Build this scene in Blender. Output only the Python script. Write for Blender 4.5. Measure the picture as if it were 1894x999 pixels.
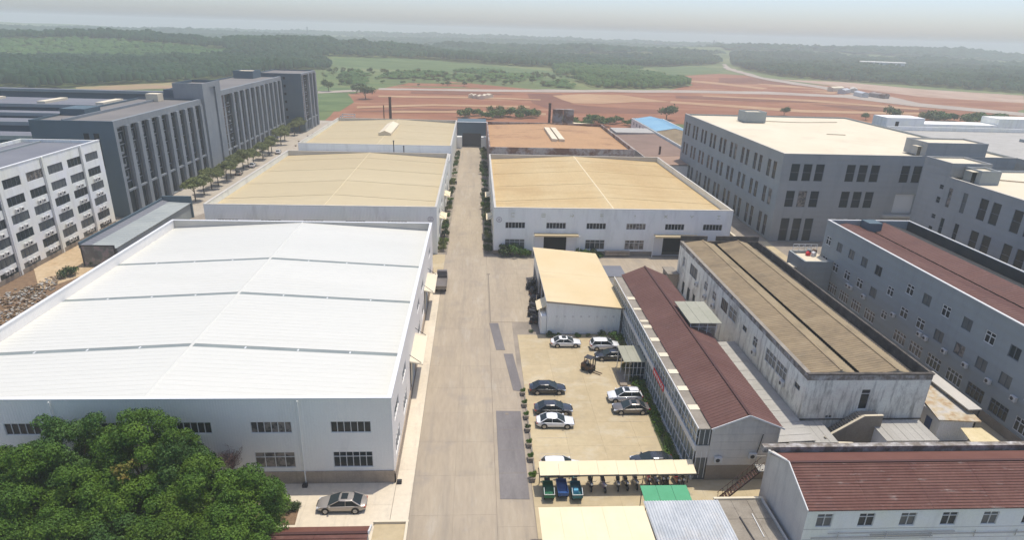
import bpy, math, random
import numpy as np
from mathutils import Matrix, Vector
R = math.radians
random.seed(7)
scene = bpy.context.scene
for o in list(bpy.data.objects): bpy.data.objects.remove(o)
COL = scene.collection

# ------------------------------------------------------------------ camera
cam_data = bpy.data.cameras.new("camera"); cam = bpy.data.objects.new("camera", cam_data); COL.objects.link(cam)
pitch, yaw, roll = 0.36784, 0.063175, 0.0304
fwd0 = Vector((math.sin(yaw), math.cos(yaw), 0)); right0 = Vector((math.cos(yaw), -math.sin(yaw), 0)); up0 = Vector((0, 0, 1))
fw = math.cos(pitch)*fwd0 - math.sin(pitch)*up0; up_ = math.sin(pitch)*fwd0 + math.cos(pitch)*up0
rt = math.cos(roll)*right0 + math.sin(roll)*up_; up_ = -math.sin(roll)*right0 + math.cos(roll)*up_
m = Matrix((rt, up_, -fw)).transposed().to_4x4(); m.translation = (0, 0, 46)
cam.matrix_world = m
cam_data.sensor_width = 36; cam_data.lens = 1150.68/1894*36
cam_data.clip_start = 0.5; cam_data.clip_end = 60000
scene.camera = cam

# ------------------------------------------------------------------ sky, sun, exposure
SUN_TO = Vector((0.20, 0.18, 1.0)).normalized()
elev = math.asin(SUN_TO.z); azim = math.atan2(SUN_TO.x, SUN_TO.y)
world = bpy.data.worlds.new("World"); scene.world = world; world.use_nodes = True
nt = world.node_tree; bg = nt.nodes["Background"]
sky = nt.nodes.new("ShaderNodeTexSky"); sky.sky_type = 'NISHITA'; sky.sun_disc = False
sky.sun_elevation = elev; sky.sun_rotation = azim; sky.altitude = 60
sky.air_density = 0.7; sky.dust_density = 1.6; sky.ozone_density = 2.2
tint = nt.nodes.new('ShaderNodeVectorMath'); tint.operation = 'MULTIPLY'; tint.inputs[1].default_value = (1.0, .985, .995)
nt.links.new(sky.outputs[0], tint.inputs[0]); nt.links.new(tint.outputs[0], bg.inputs[0]); bg.inputs[1].default_value = 0.15
sun_d = bpy.data.lights.new("sun", 'SUN'); sun_d.energy = 2.8; sun_d.angle = R(0.6); sun_d.color = (1, 0.93, 0.81)
sun = bpy.data.objects.new("sun", sun_d); COL.objects.link(sun); sun.location = (0, 0, 200)
sun.rotation_euler = SUN_TO.to_track_quat('Z', 'Y').to_euler()
scene.view_settings.view_transform = 'Standard'; scene.view_settings.look = 'None'
scene.view_settings.exposure = 0.38; scene.view_settings.gamma = 1
scene.cycles.max_bounces = 5; scene.cycles.diffuse_bounces = 3; scene.cycles.volume_bounces = 2
scene.cycles.transparent_max_bounces = 4; scene.cycles.caustics_reflective = False; scene.cycles.caustics_refractive = False

# ------------------------------------------------------------------ materials
def srgb(r, g, b):
    f = lambda c: (c/255/12.92) if c/255 <= 0.04045 else ((c/255+0.055)/1.055)**2.4
    return (f(r), f(g), f(b))
def mat(name, col, rough=0.85, col2=None, scale=0.3, contrast=(0.35, 0.65), fine=0.12, fine_scale=6.0, stretch=(1, 1, 1),
        rand=0.0, metal=0.0, rib=None, bump=0.0, coat=0.0, spec=0.35, streak=None, col3=None, detail=6, stain=None):
    """base colour = col..col2 by a broad noise, modulated by a fine noise; rib=(axis, spacing, depth) gives sheet ribs"""
    M_ = bpy.data.materials.new(name); M_.use_nodes = True; t = M_.node_tree; N = t.nodes; L = t.links
    b = N["Principled BSDF"]; b.inputs["Roughness"].default_value = rough; b.inputs["Metallic"].default_value = metal
    b.inputs["Specular IOR Level"].default_value = spec; b.inputs["Coat Weight"].default_value = coat
    c1 = (*col, 1); c2 = (*(col2 or col), 1)
    geo = N.new("ShaderNodeNewGeometry"); mp = N.new("ShaderNodeMapping"); mp.inputs["Scale"].default_value = stretch
    L.new(geo.outputs["Position"], mp.inputs["Vector"])
    cur = None
    if col2 is not None:
        n = N.new("ShaderNodeTexNoise"); n.inputs["Scale"].default_value = scale; n.inputs["Detail"].default_value = detail
        n.inputs["Roughness"].default_value = 0.62
        L.new(mp.outputs[0], n.inputs["Vector"])
        r = N.new("ShaderNodeValToRGB"); r.color_ramp.elements[0].position = contrast[0]; r.color_ramp.elements[1].position = contrast[1]
        r.color_ramp.elements[0].color = c1; r.color_ramp.elements[1].color = c2
        if col3 is not None:
            e = r.color_ramp.elements.new((contrast[0]+contrast[1])/2); e.color = (*col3, 1)
        L.new(n.outputs[0], r.inputs[0]); cur = r.outputs[0]
    def mul(cur, fac_out, lo, hi):
        mr = N.new("ShaderNodeMapRange"); mr.inputs[3].default_value = lo; mr.inputs[4].default_value = hi
        L.new(fac_out, mr.inputs[0])
        v = N.new("ShaderNodeVectorMath"); v.operation = 'SCALE'
        if cur is None: v.inputs[0].default_value = c1[:3]
        else: L.new(cur, v.inputs[0])
        L.new(mr.outputs[0], v.inputs[3]); return v.outputs[0]
    n2 = None
    if fine > 0:
        n2 = N.new("ShaderNodeTexNoise"); n2.inputs["Scale"].default_value = fine_scale; n2.inputs["Detail"].default_value = 5
        L.new(mp.outputs[0], n2.inputs["Vector"]); cur = mul(cur, n2.outputs[0], 1-fine*1.6, 1+fine*1.6)
    if streak:   # (colour, amount, scale): rain streaks, long in z
        mp2 = N.new("ShaderNodeMapping"); mp2.inputs["Scale"].default_value = (1, 1, 0.14); L.new(geo.outputs["Position"], mp2.inputs[0])
        n3 = N.new("ShaderNodeTexNoise"); n3.inputs["Scale"].default_value = streak[2]; n3.inputs["Detail"].default_value = 7; n3.inputs["Roughness"].default_value = 0.7
        L.new(mp2.outputs[0], n3.inputs["Vector"])
        r3 = N.new("ShaderNodeMapRange"); r3.inputs[1].default_value = 0.5; r3.inputs[2].default_value = 0.72; r3.inputs[4].default_value = streak[1]
        L.new(n3.outputs[0], r3.inputs[0])
        mx = N.new("ShaderNodeMix"); mx.data_type = 'RGBA'; L.new(r3.outputs[0], mx.inputs[0])
        if cur is None: mx.inputs[6].default_value = c1
        else: L.new(cur, mx.inputs[6])
        mx.inputs[7].default_value = (*streak[0], 1); cur = mx.outputs[2]
    if stain:    # (colour, amount, scale, stretch, lo, hi): marks with a shape of their own
        for (sc_, sa_, ss_, st_, lo_, hi_) in stain:
            mp4 = N.new("ShaderNodeMapping"); mp4.inputs["Scale"].default_value = st_; L.new(geo.outputs["Position"], mp4.inputs[0])
            n4 = N.new("ShaderNodeTexNoise"); n4.inputs["Scale"].default_value = ss_; n4.inputs["Detail"].default_value = 8; n4.inputs["Roughness"].default_value = .65
            L.new(mp4.outputs[0], n4.inputs["Vector"])
            r4 = N.new("ShaderNodeMapRange"); r4.inputs[1].default_value = lo_; r4.inputs[2].default_value = hi_; r4.inputs[4].default_value = sa_; L.new(n4.outputs[0], r4.inputs[0])
            mx = N.new("ShaderNodeMix"); mx.data_type = 'RGBA'; L.new(r4.outputs[0], mx.inputs[0])
            if cur is None: mx.inputs[6].default_value = c1
            else: L.new(cur, mx.inputs[6])
            mx.inputs[7].default_value = (*sc_, 1); cur = mx.outputs[2]
    if rand > 0:
        oi = N.new("ShaderNodeObjectInfo"); cur = mul(cur, oi.outputs["Random"], 1-rand, 1+rand)
    if cur is None: b.inputs["Base Color"].default_value = c1
    else: L.new(cur, b.inputs["Base Color"])
    if rib:
        sx = N.new("ShaderNodeSeparateXYZ"); L.new(geo.outputs["Position"], sx.inputs[0])
        k = N.new("ShaderNodeMath"); k.operation = 'MULTIPLY'; k.inputs[1].default_value = 2*math.pi/rib[1]; L.new(sx.outputs[rib[0]], k.inputs[0])
        s = N.new("ShaderNodeMath"); s.operation = 'SINE'; L.new(k.outputs[0], s.inputs[0])
        bp = N.new("ShaderNodeBump"); bp.inputs["Strength"].default_value = 1; bp.inputs["Distance"].default_value = rib[2]
        L.new(s.outputs[0], bp.inputs["Height"]); L.new(bp.outputs[0], b.inputs["Normal"])
    elif bump > 0 and n2 is not None:
        bp = N.new("ShaderNodeBump"); bp.inputs["Strength"].default_value = 0.6; bp.inputs["Distance"].default_value = bump
        L.new(n2.outputs[0], bp.inputs["Height"]); L.new(bp.outputs[0], b.inputs["Normal"])
    return M_

MT = {}
MT['white_roof'] = mat('white_roof_sheet', (.653,.646,.588), .45, (.604,.603,.551), .06, (.3,.7), fine=.03, fine_scale=3, stretch=(.2,1,1), stain=[((.510,.505,.446),.22,.12,(.3,1.5,1),.5,.75),((.428,.391,.320),.3,1.2,(.08,2.5,1),.62,.8)])
MT['white_metal'] = mat('white_painted_metal', (.703,.712,.712), .5, fine=.04)
MT['skylight'] = mat('grey_translucent_sheet', (.204,.234,.230), .5, (.245,.278,.265), .5, fine=.12)
MT['grey_cladding'] = mat('grey_ribbed_cladding', (.836,.810,.755), .55, (.860,.860,.800), .1, fine=.03, rib=(0, .28, .006), stain=[((.50,.49,.46),.35,.22,(1,1,.3),.54,.72)])
MT['grey_cladding_side'] = mat('grey_ribbed_cladding_side', (.810,.780,.745), .55, (.859,.825,.773), .1, fine=.03, rib=(1, .28, .006))
MT['plinth'] = mat('cement_plinth', (.351,.288,.220), .9, (.446,.362,.275), .5, fine=.15, streak=((.16,.14,.12), .5, 1.2))
MT['beige_roof'] = mat('beige_roof_sheet', (.543,.441,.264), .6, (.586,.494,.312), .05, (.3,.7), fine=.06, fine_scale=2, stretch=(.15,1.5,1), col3=(.560,.467,.288), stain=[((.378,.291,.170),.4,.5,(.12,1.6,1),.56,.78)])
MT['beige_roof_b'] = mat('ochre_roof_sheet', (.536,.377,.177), .6, (.625,.493,.272), .04, (.3,.65), fine=.07, fine_scale=2, stretch=(1,.3,1), col3=(.590,.440,.221), stain=[((.420,.272,.115),.55,.16,(.3,1.3,1),.5,.72),((.347,.251,.143),.35,.6,(.12,1.8,1),.58,.78)])
MT['rust_roof'] = mat('rusty_tan_roof', (.515,.312,.161), .8, (.371,.205,.110), .09, (.35,.75), fine=.12, fine_scale=1.5, col3=(.484,.293,.153), stain=[((.184,.090,.046),.75,.16,(.5,2.2,1),.58,.68)])
MT['rust_wall'] = mat('rusty_wall', (.16,.085,.06), .85, (.34,.30,.28), .25, (.42,.58), fine=.2, fine_scale=2)
MT['pale_wall'] = mat('pale_grey_wall', (.806,.832,.785), .6, (.860,.860,.843), .12, fine=.04, rib=(0, .3, .012), streak=((.435,.427,.411), .35, .5), stain=[((.42,.42,.40),.35,.3,(1,1,.35),.55,.72)])
MT['pale_wall_side'] = mat('pale_grey_wall_side', (.798,.803,.727), .6, (.860,.860,.781), .12, fine=.04, rib=(1, .3, .012), streak=((.428,.420,.404), .35, .5))
MT['parapet'] = mat('grey_parapet', (.474,.455,.409), .7, (.557,.525,.463), .2, fine=.08)
MT['concrete'] = mat('yard_concrete', (.415,.335,.203), .9, (.508,.422,.263), .09, (.3,.7), fine=.10, fine_scale=1.4, col3=(.466,.378,.233), bump=.02, rand=.035, stain=[((.214,.190,.153),.45,.35,(1,1,1),.56,.74),((.557,.516,.407),.5,.25,(1,1.4,1),.52,.7),((.161,.146,.121),.5,1.6,(1,1,1),.66,.78)])
MT['road'] = mat('road_concrete', (.319,.268,.205), .9, (.421,.358,.264), .07, (.3,.7), fine=.10, fine_scale=1.3, stretch=(2.2,.35,1), col3=(.375,.313,.233), bump=.02, rand=.025, stain=[((.187,.175,.161),.45,.5,(1.6,.07,1),.52,.75),((.220,.203,.191),.4,.22,(1,1,1),.55,.7),((.516,.486,.429),.4,.3,(1.3,.25,1),.56,.75)])
MT['apron'] = mat('pale_concrete', (.601,.517,.391), .9, (.687,.611,.478), .2, (.3,.7), fine=.08, fine_scale=2, rand=.03, streak=((.414,.350,.276), .3, .4), stain=[((.403,.360,.297),.5,.6,(1.6,.3,1),.52,.72)])
MT['asphalt_old'] = mat('aged_yard', (.223,.193,.157), .95, (.344,.293,.234), .15, fine=.15)
MT['steel_plate'] = mat('steel_plate', (.164,.147,.141), .55, (.221,.203,.192), .25, (.3,.7), fine=.1, stretch=(1,.4,1), metal=.25, stain=[((.107,.101,.094),.5,.4,(1.5,.3,1),.52,.72),((.295,.270,.220),.35,.5,(1,.4,1),.56,.75)])
MT['dark_grey'] = mat('dark_slate_wall', (.076,.119,.148), .75, (.090,.136,.166), .15, fine=.06)
MT['fin_grey'] = mat('mid_grey_render', (.291,.321,.322), .8, (.356,.386,.374), .15, fine=.06)
MT['flat_roof_grey'] = mat('grey_flat_roof', (.160,.152,.148), .9, (.208,.196,.184), .08, fine=.1)
MT['blue_roof_grey'] = mat('bluish_flat_roof', (.150,.158,.184), .9, (.188,.195,.217), .06, fine=.1)
MT['cool_wall'] = mat('cool_grey_wall', (.275,.304,.308), .8, (.314,.344,.345), .12, fine=.05, streak=((.192,.198,.207), .3, .5), rib=(2,1.25,.012))
MT['cool_wall_b'] = mat('blue_grey_wall', (.311,.323,.322), .8, (.362,.368,.360), .12, fine=.05, streak=((.144,.160,.169), .3, .5), rib=(2,1.25,.012))
MT['cream_flat'] = mat('cream_flat_roof', (.654,.575,.426), .9, (.707,.634,.486), .05, fine=.05, stain=[((.42,.37,.28),.3,.12,(1,1,1),.52,.72),((.35,.31,.25),.4,.9,(.5,1.5,1),.64,.76)])
MT['cream_wall'] = mat('cream_white_wall', (.860,.860,.752), .8, (.860,.860,.854), .2, fine=.05, streak=((.48,.46,.42), .35, .7), stain=[((.50,.47,.40),.35,.3,(1,1,.3),.56,.72)])
MT['stained'] = mat('stained_white_wall', (.742,.700,.613), .9, (.860,.858,.753), .3, (.3,.6), fine=.12, streak=((.142,.123,.104), .85, 1.1), stain=[((.189,.172,.143),.6,.4,(1,1,.5),.54,.68)])
MT['stained_band'] = mat('mossy_wall_band', (.20,.17,.14), .95, (.50,.48,.46), 1.0, (.42,.66), fine=.2, streak=((.09,.08,.065), .8, 1.6))
MT['asbestos'] = mat('weathered_cement_sheet', (.247,.188,.113), .95, (.315,.243,.149), .35, (.3,.7), fine=.16, fine_scale=3, stretch=(.35,1.4,1), col3=(.278,.213,.131), stain=[((.116,.094,.068),.6,.22,(1,1,1),.5,.72),((.378,.327,.234),.35,.5,(.5,1.5,1),.58,.75)])
MT['asbestos_light'] = mat('pale_cement_sheet', (.312,.247,.149), .95, (.364,.292,.184), .3, (.3,.7), fine=.12, fine_scale=2, stain=[((.114,.094,.068),.65,.3,(1,.6,1),.52,.7)])  # lighter copy of the ribbed cement sheet, used on east-facing slopes
MT['mould'] = mat('dark_mouldy_concrete', (.056,.049,.042), .95, (.140,.122,.105), .6, fine=.2, streak=((.035,.032,.028), .6, 1.5))
MT['red_sheet'] = mat('maroon_roof_sheet', (.120,.054,.043), .75, (.146,.072,.059), .25, fine=.10, fine_scale=3, rand=.03, stain=[((.097,.057,.054),.45,.3,(1,1,1),.55,.75),((.233,.166,.151),.35,1.2,(1,1,1),.6,.75)])
MT['red_sheet_dark'] = mat('maroon_ridge', (.072,.028,.024), .7, fine=.1)
MT['brick_red'] = mat('red_tile_sheet', (.112,.042,.032), .75, (.149,.069,.053), .5, (.35,.7), fine=.14, fine_scale=4, rand=.05, stain=[((.347,.313,.285),.55,.9,(.6,2.5,1),.60,.72),((.108,.051,.048),.5,.35,(1,1,1),.55,.75)])
MT['brick_red_far'] = mat('brown_red_sheet', (.129,.048,.032), .75, (.153,.062,.043), .4, fine=.1)
MT['office_wall'] = mat('lilac_grey_wall', (.559,.525,.481), .85, (.638,.602,.538), .3, fine=.05, streak=((.285,.266,.257), .45, .8))
MT['brown_stone'] = mat('brown_base_wall', (.259,.216,.168), .9, (.317,.267,.210), .6, fine=.12)
MT['cement'] = mat('bare_cement', (.247,.217,.176), .95, (.307,.274,.225), .4, fine=.15, streak=((.150,.128,.105), .5, 1))
MT['cream_sheet'] = mat('cream_canopy_sheet', (.764,.639,.414), .6, (.804,.686,.458), .3, fine=.03, stain=[((.60,.50,.32),.3,.5,(1.5,.5,1),.55,.75)])
MT['yellow_sheet'] = mat('yellow_roof_sheet', (.661,.511,.276), .55, (.698,.557,.331), .12, fine=.04, rib=(1, .4, .03), stain=[((.510,.403,.230),.35,.3,(.4,1.5,1),.55,.75)])
MT['green_sheet'] = mat('green_canopy_sheet', (.050,.297,.135), .5, (.063,.333,.162), .5, fine=.05)
MT['tin'] = mat('galvanised_tin', (.42,.45,.47), .5, (.56,.58,.59), .4, fine=.1, metal=.15, streak=((.42,.33,.22), .4, .25))
MT['tin_pale'] = mat('pale_lean_to_sheet', (.360,.346,.310), .7, (.418,.403,.367), .3, fine=.1, rand=.04)
MT['fibreglass'] = mat('greenish_fibreglass', (.300,.300,.225), .6, (.352,.345,.270), .5, fine=.1)
MT['slate_fin'] = mat('slate_grey_fin', (.206,.231,.250), .8, (.250,.275,.293), .15, fine=.06, streak=((.13,.145,.16), .4, .5))
MT['glass'] = mat('dark_window_glass', (.020,.028,.033), .18, fine=.0, spec=.3)
MT['glass_teal'] = mat('teal_window_glass', (.026,.038,.042), .2, fine=0, spec=.3)
MT['glass_grey'] = mat('dusty_grey_glass', (.10,.115,.12), .3, fine=.2, fine_scale=1, spec=.5)
MT['curtain'] = mat('curtained_glass', (.25,.22,.19), .4, (.07,.065,.06), 1.2, (.45,.55), fine=.1)
MT['frame_white'] = mat('white_window_frame', (.66,.66,.64), .5, fine=0)
MT['frame_grey'] = mat('grey_window_frame', (.15,.17,.19), .5, fine=0)
MT['black'] = mat('black_rubber', (.018,.018,.019), .75, fine=0)
MT['dark_steel'] = mat('dark_steel', (.05,.05,.055), .5, fine=0, metal=.4)
MT['rust_steel'] = mat('rusty_steel', (.10,.045,.03), .8, (.06,.035,.03), 2, fine=.15)
MT['rim'] = mat('alloy_rim', (.42,.42,.43), .3, fine=0, metal=.8)
MT['chrome'] = mat('chrome_trim', (.7,.7,.7), .15, fine=0, metal=1)
MT['tail_red'] = mat('tail_lamp_red', (.35,.02,.015), .2, fine=0, coat=.5)
MT['lamp'] = mat('headlamp_lens', (.62,.65,.68), .1, fine=0, coat=1)
MT['banner_red'] = mat('red_banner', (.55,.03,.04), .7, fine=.05)
MT['trunk'] = mat('tree_bark', (.085,.065,.045), .95, fine=.2)
MT['soil'] = mat('brown_soil', (.165,.105,.064), 1, (.225,.150,.090), 1.2, fine=.25)
MT['rubble'] = mat('builders_rubble', (.147,.096,.052), 1, (.230,.167,.099), .8, (.35,.65), fine=.25)
MT['ac'] = mat('white_ac_casing', (.62,.61,.58), .5, fine=.05)
MT['joint'] = mat('dark_joint_filler', (.238,.203,.161), .95, fine=.1)
def leafmat(name, a, b, c, scale=.55, rand=.1):
    m_ = mat(name, a, .65, b, scale, (.3,.7), fine=.28, fine_scale=9, rand=rand, col3=c, spec=.25)
    return m_
MT['leaf'] = leafmat('broadleaf_foliage', (.036,.084,.008), (.113,.191,.016), (.067,.135,.013), .35)
MT['leaf_b'] = leafmat('yellowish_foliage', (.037,.094,.008), (.106,.173,.014), (.070,.134,.011), .35)
MT['leaf_c'] = leafmat('cool_green_foliage', (.034,.080,.015), (.091,.161,.031), (.057,.121,.022), .35)
MT['leaf_rust'] = leafmat('reddish_foliage', (.16,.10,.02), (.22,.13,.03), (.12,.12,.02))
MT['leaf_small'] = leafmat('olive_foliage', (.109,.133,.041), (.218,.235,.076), (.156,.180,.055), 1.2)
MT['leaf_bush'] = leafmat('dark_bush_foliage', (.03,.055,.018), (.09,.12,.04), (.055,.085,.028), 1.2)
MT['leaf_far'] = leafmat('hazed_tree_foliage', (.05,.085,.025), (.085,.13,.04), (.065,.105,.03), 1.2)  # tone lightened to put distance haze into the foliage colour
MT['twig'] = mat('dry_twigs', (.25,.16,.14), .9, fine=.2)
MT['forest'] = mat('distant_forest', (.011,.035,.018), .9, (.034,.079,.032), .012, (.3,.7), fine=.12, fine_scale=.25, col3=(.020,.054,.025), spec=.1)
MT['forest_light'] = mat('distant_light_wood', (.045,.094,.026), .9, (.090,.154,.047), .012, (.3,.7), fine=.12, fine_scale=.25, col3=(.063,.121,.037), spec=.1)
PAINT = {
 'white': mat('white_car_paint', (.74,.75,.76), .3, fine=0, coat=.8), 'black': mat('blue_black_car_paint', (.014,.018,.026), .25, fine=0, coat=1),
 'dark': mat('charcoal_car_paint', (.03,.034,.042), .25, fine=0, coat=1), 'silver': mat('champagne_silver_paint', (.36,.33,.30), .32, fine=0, coat=.8, metal=.35),
 'grey': mat('bronze_grey_paint', (.17,.155,.145), .3, fine=0, coat=.8, metal=.35)}

# ------------------------------------------------------------------ mesh helpers
class MB:
    """collects faces; build() links them as one mesh object"""
    def __init__(s): s.v = []; s.f = []; s.m = []
    def face(s, pts, mi=0):
        i = len(s.v); s.v += [tuple(p) for p in pts]; s.f.append(tuple(range(i, i+len(pts)))); s.m.append(mi)
    def hexa(s, p, mi=0):      # p: 4 bottom ccw, 4 top ccw
        i = len(s.v); s.v += [tuple(q) for q in p]
        for f in ((0,3,2,1),(4,5,6,7),(0,1,5,4),(1,2,6,5),(2,3,7,6),(3,0,4,7)): s.f.append(tuple(i+k for k in f)); s.m.append(mi)
    def box(s, x0, y0, z0, x1, y1, z1, mi=0):
        s.hexa(((x0,y0,z0),(x1,y0,z0),(x1,y1,z0),(x0,y1,z0),(x0,y0,z1),(x1,y0,z1),(x1,y1,z1),(x0,y1,z1)), mi)
    def prism(s, poly, axis, a, b, mi=0):   # poly in the other two axes, extruded along axis from a to b
        def P(u, w, t):
            return {'x': (t,u,w), 'y': (u,t,w), 'z': (u,w,t)}[axis]
        n = len(poly); i = len(s.v)
        s.v += [P(u, w, a) for u, w in poly] + [P(u, w, b) for u, w in poly]
        s.f.append(tuple(i+k for k in range(n))); s.f.append(tuple(i+n+k for k in reversed(range(n)))); s.m += [mi, mi]
        for k in range(n): s.f.append((i+k, i+n+k, i+n+(k+1)%n, i+(k+1)%n)); s.m.append(mi)
    def tube(s, p0, p1, r0, r1=None, n=8, mi=0):
        r1 = r0 if r1 is None else r1
        p0 = Vector(p0); p1 = Vector(p1); d = (p1-p0).normalized()
        a = d.orthogonal().normalized(); b_ = d.cross(a); i = len(s.v)
        for p, r_ in ((p0, r0), (p1, r1)):
            for k in range(n):
                t = 2*math.pi*k/n; s.v.append(tuple(p+a*(r_*math.cos(t))+b_*(r_*math.sin(t))))
        for k in range(n): s.f.append((i+k, i+(k+1)%n, i+n+(k+1)%n, i+n+k)); s.m.append(mi)
        s.f.append(tuple(i+k for k in reversed(range(n)))); s.f.append(tuple(i+n+k for k in range(n))); s.m += [mi, mi]
    def bar(s, p0, p1, w, h, mi=0):     # rectangular bar between two points, centred
        p0 = Vector(p0); p1 = Vector(p1); d = (p1-p0).normalized()
        side = d.cross(Vector((0,0,1))); side = side.normalized() if side.length > 1e-4 else Vector((1,0,0))
        up = side.cross(d).normalized(); a = side*w/2; c = up*h/2
        s.hexa([p0-a-c, p0+a-c, p1+a-c, p1-a-c, p0-a+c, p0+a+c, p1+a+c, p1-a+c], mi)
    def mesh(s, name, mats, smooth=False):
        me = bpy.data.meshes.new(name); me.from_pydata(s.v, [], s.f)
        for m_ in (mats if isinstance(mats, (list, tuple)) else [mats]): me.materials.append(m_ if not isinstance(m_, str) else MT[m_])
        if any(s.m): me.polygons.foreach_set('material_index', s.m)
        if smooth: me.polygons.foreach_set('use_smooth', [True]*len(me.polygons))
        me.update(); return me
    def build(s, name, mats, parent=None, loc=(0,0,0), rz=0, smooth=False):
        return place(s.mesh(name, mats, smooth), name, parent, loc, rz)
def place(me, name, parent=None, loc=(0,0,0), rz=0):
    o = bpy.data.objects.new(name, me); COL.objects.link(o); o.location = loc; o.rotation_euler = (0, 0, rz)
    if parent is not None: o.parent = parent
    return o
def tag(o, label=None, cat=None, group=None, kind=None):
    if label: o['label'] = label
    if cat: o['category'] = cat
    if group: o['group'] = group
    if kind: o['kind'] = kind
    return o
def thing(name, label, cat, loc=(0,0,0), rz=0, group=None):
    o = bpy.data.objects.new(name, None); COL.objects.link(o); o.empty_display_size = .5
    o.location = loc; o.rotation_euler = (0, 0, rz); return tag(o, label, cat, group)
def copy_thing(root, loc, rz, label, group=None):
    r_ = root.copy(); COL.objects.link(r_); r_.location = loc; r_.rotation_euler = (0, 0, rz); r_['label'] = label
    if group: r_['group'] = group
    for ch in list(root.children):
        c = ch.copy(); COL.objects.link(c); c.parent = r_
        for g_ in list(ch.children):
            d = g_.copy(); COL.objects.link(d); d.parent = c
    return r_
def sheet(name, pts, z, material, kind='structure', parent=None, label=None):
    b = MB(); b.face([(x, y, z) for x, y in pts]); o = b.build(name, material, parent)
    if parent is None: tag(o, kind=kind, label=label)
    return o
def facade(parent, p0, u, W, H, openings, material, name='wall', t=.35, reveal=.2, through=()):
    """wall slab seen from outside: p0 bottom left, u along the wall to the right; openings (u0, z0, w, h) are real holes,
    those also in through go right through the wall; the ends are mitred so that walls meet cleanly at corners"""
    ux, uy = u; nx, ny = uy, -ux
    def P(a, z, d): return (p0[0]+ux*a-nx*d, p0[1]+uy*a-ny*d, p0[2]+z)
    b = MB()
    def grid(ops, d, a0, a1, flip):
        us = sorted({a0, a1, *[round(min(a1,max(a0,o[0])),3) for o in ops], *[round(min(a1,max(a0,o[0]+o[2])),3) for o in ops]})
        zs = sorted({0, H, *[round(max(0,o[1]),3) for o in ops], *[round(min(H,o[1]+o[3]),3) for o in ops]})
        hole = lambda a, z: any(o[0] < a < o[0]+o[2] and o[1] < z < o[1]+o[3] for o in ops)
        for j in range(len(zs)-1):
            run = None
            for i in range(len(us)-1):
                h_ = hole((us[i]+us[i+1])/2, (zs[j]+zs[j+1])/2)
                if not h_ and run is None: run = us[i]
                if run is not None and (h_ or i == len(us)-2):
                    e = us[i] if h_ else us[i+1]; q = [P(run,zs[j],d), P(e,zs[j],d), P(e,zs[j+1],d), P(run,zs[j+1],d)]
                    b.face(q[::-1] if flip else q); run = None
    grid([o[:4] for o in openings], 0, 0, W, False); grid([o[:4] for o in through], t, t, W-t, True)
    for o in openings:
        a0, z0, a1, z1 = max(0,o[0]), max(0,o[1]), min(W,o[0]+o[2]), min(H,o[1]+o[3]); rv = t if o in through else reveal
        for q in (((a0,z0),(a1,z0)), ((a1,z0),(a1,z1)), ((a1,z1),(a0,z1)), ((a0,z1),(a0,z0))):
            (c, e), (g_, h_) = q
            b.face([P(c,e,0), P(c,e,rv), P(g_,h_,rv), P(g_,h_,0)])
    b.face([P(0,H,0), P(W,H,0), P(W-t,H,t), P(t,H,t)])
    return b.build(name, material, parent)
WIN = {}
def window(parent, p, u, w, h, nx=2, transom=0.0, frame='frame_white', glass='glass', name='window', ft=.07, sill=False):
    """p: lower left corner on the wall plane, u: direction to the right seen from outside"""
    key = (round(w,2), round(h,2), nx, transom, frame, glass, ft, sill)
    if key not in WIN:
        f = MB(); y0, y1 = .05, .15
        f.box(0,y0,0,w,y1,ft); f.box(0,y0,h-ft,w,y1,h); f.box(0,y0,ft,ft,y1,h-ft); f.box(w-ft,y0,ft,w,y1,h-ft)
        for i in range(1, nx):
            x = w*i/nx; f.box(x-ft/2, y0+.005, ft, x+ft/2, y1-.005, h-ft)
        if transom: f.box(ft, y0+.01, h*transom-ft/2, w-ft, y1-.01, h*transom+ft/2)
        if sill: f.box(-.08,-.1,-.12,w+.08,.05,-.02)
        g_ = MB(); g_.face([(0,.12,0),(w,.12,0),(w,.12,h),(0,.12,h)])
        WIN[key] = (f.mesh('window', frame), g_.mesh('pane', glass))
    fm, gm = WIN[key]
    o = place(fm, name, parent, p, math.atan2(u[1], u[0])); place(gm, 'pane', o)
    return o
def wall_windows(parent, p0, u, W, H, wins, material, name='wall', **kw):
    """wins: (u0, z0, w, h, dict of window options)"""
    o = facade(parent, p0, u, W, H, [q[:4] for q in wins], material, name, through=[q[:4] for q in wins if q[4] is None], **kw)
    for qi, q in enumerate(wins):
        if q[4] is not None:
            rr_ = (qi*7919+int(W*13)) % 17; gk = q[4].get('glass', 'glass')
            if gk == 'glass' and rr_ in (3, 8, 13): q = (*q[:4], dict(q[4], glass='glass_teal' if rr_ != 8 else 'curtain'))
            if gk == 'glass_grey' and rr_ in (2, 6, 11): q = (*q[:4], dict(q[4], glass='glass' if rr_ != 6 else 'curtain'))
            window(parent, (p0[0]+u[0]*q[0], p0[1]+u[1]*q[0], p0[2]+q[1]), u, q[2], q[3], **q[4])
    return o
_panel = {}
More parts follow.
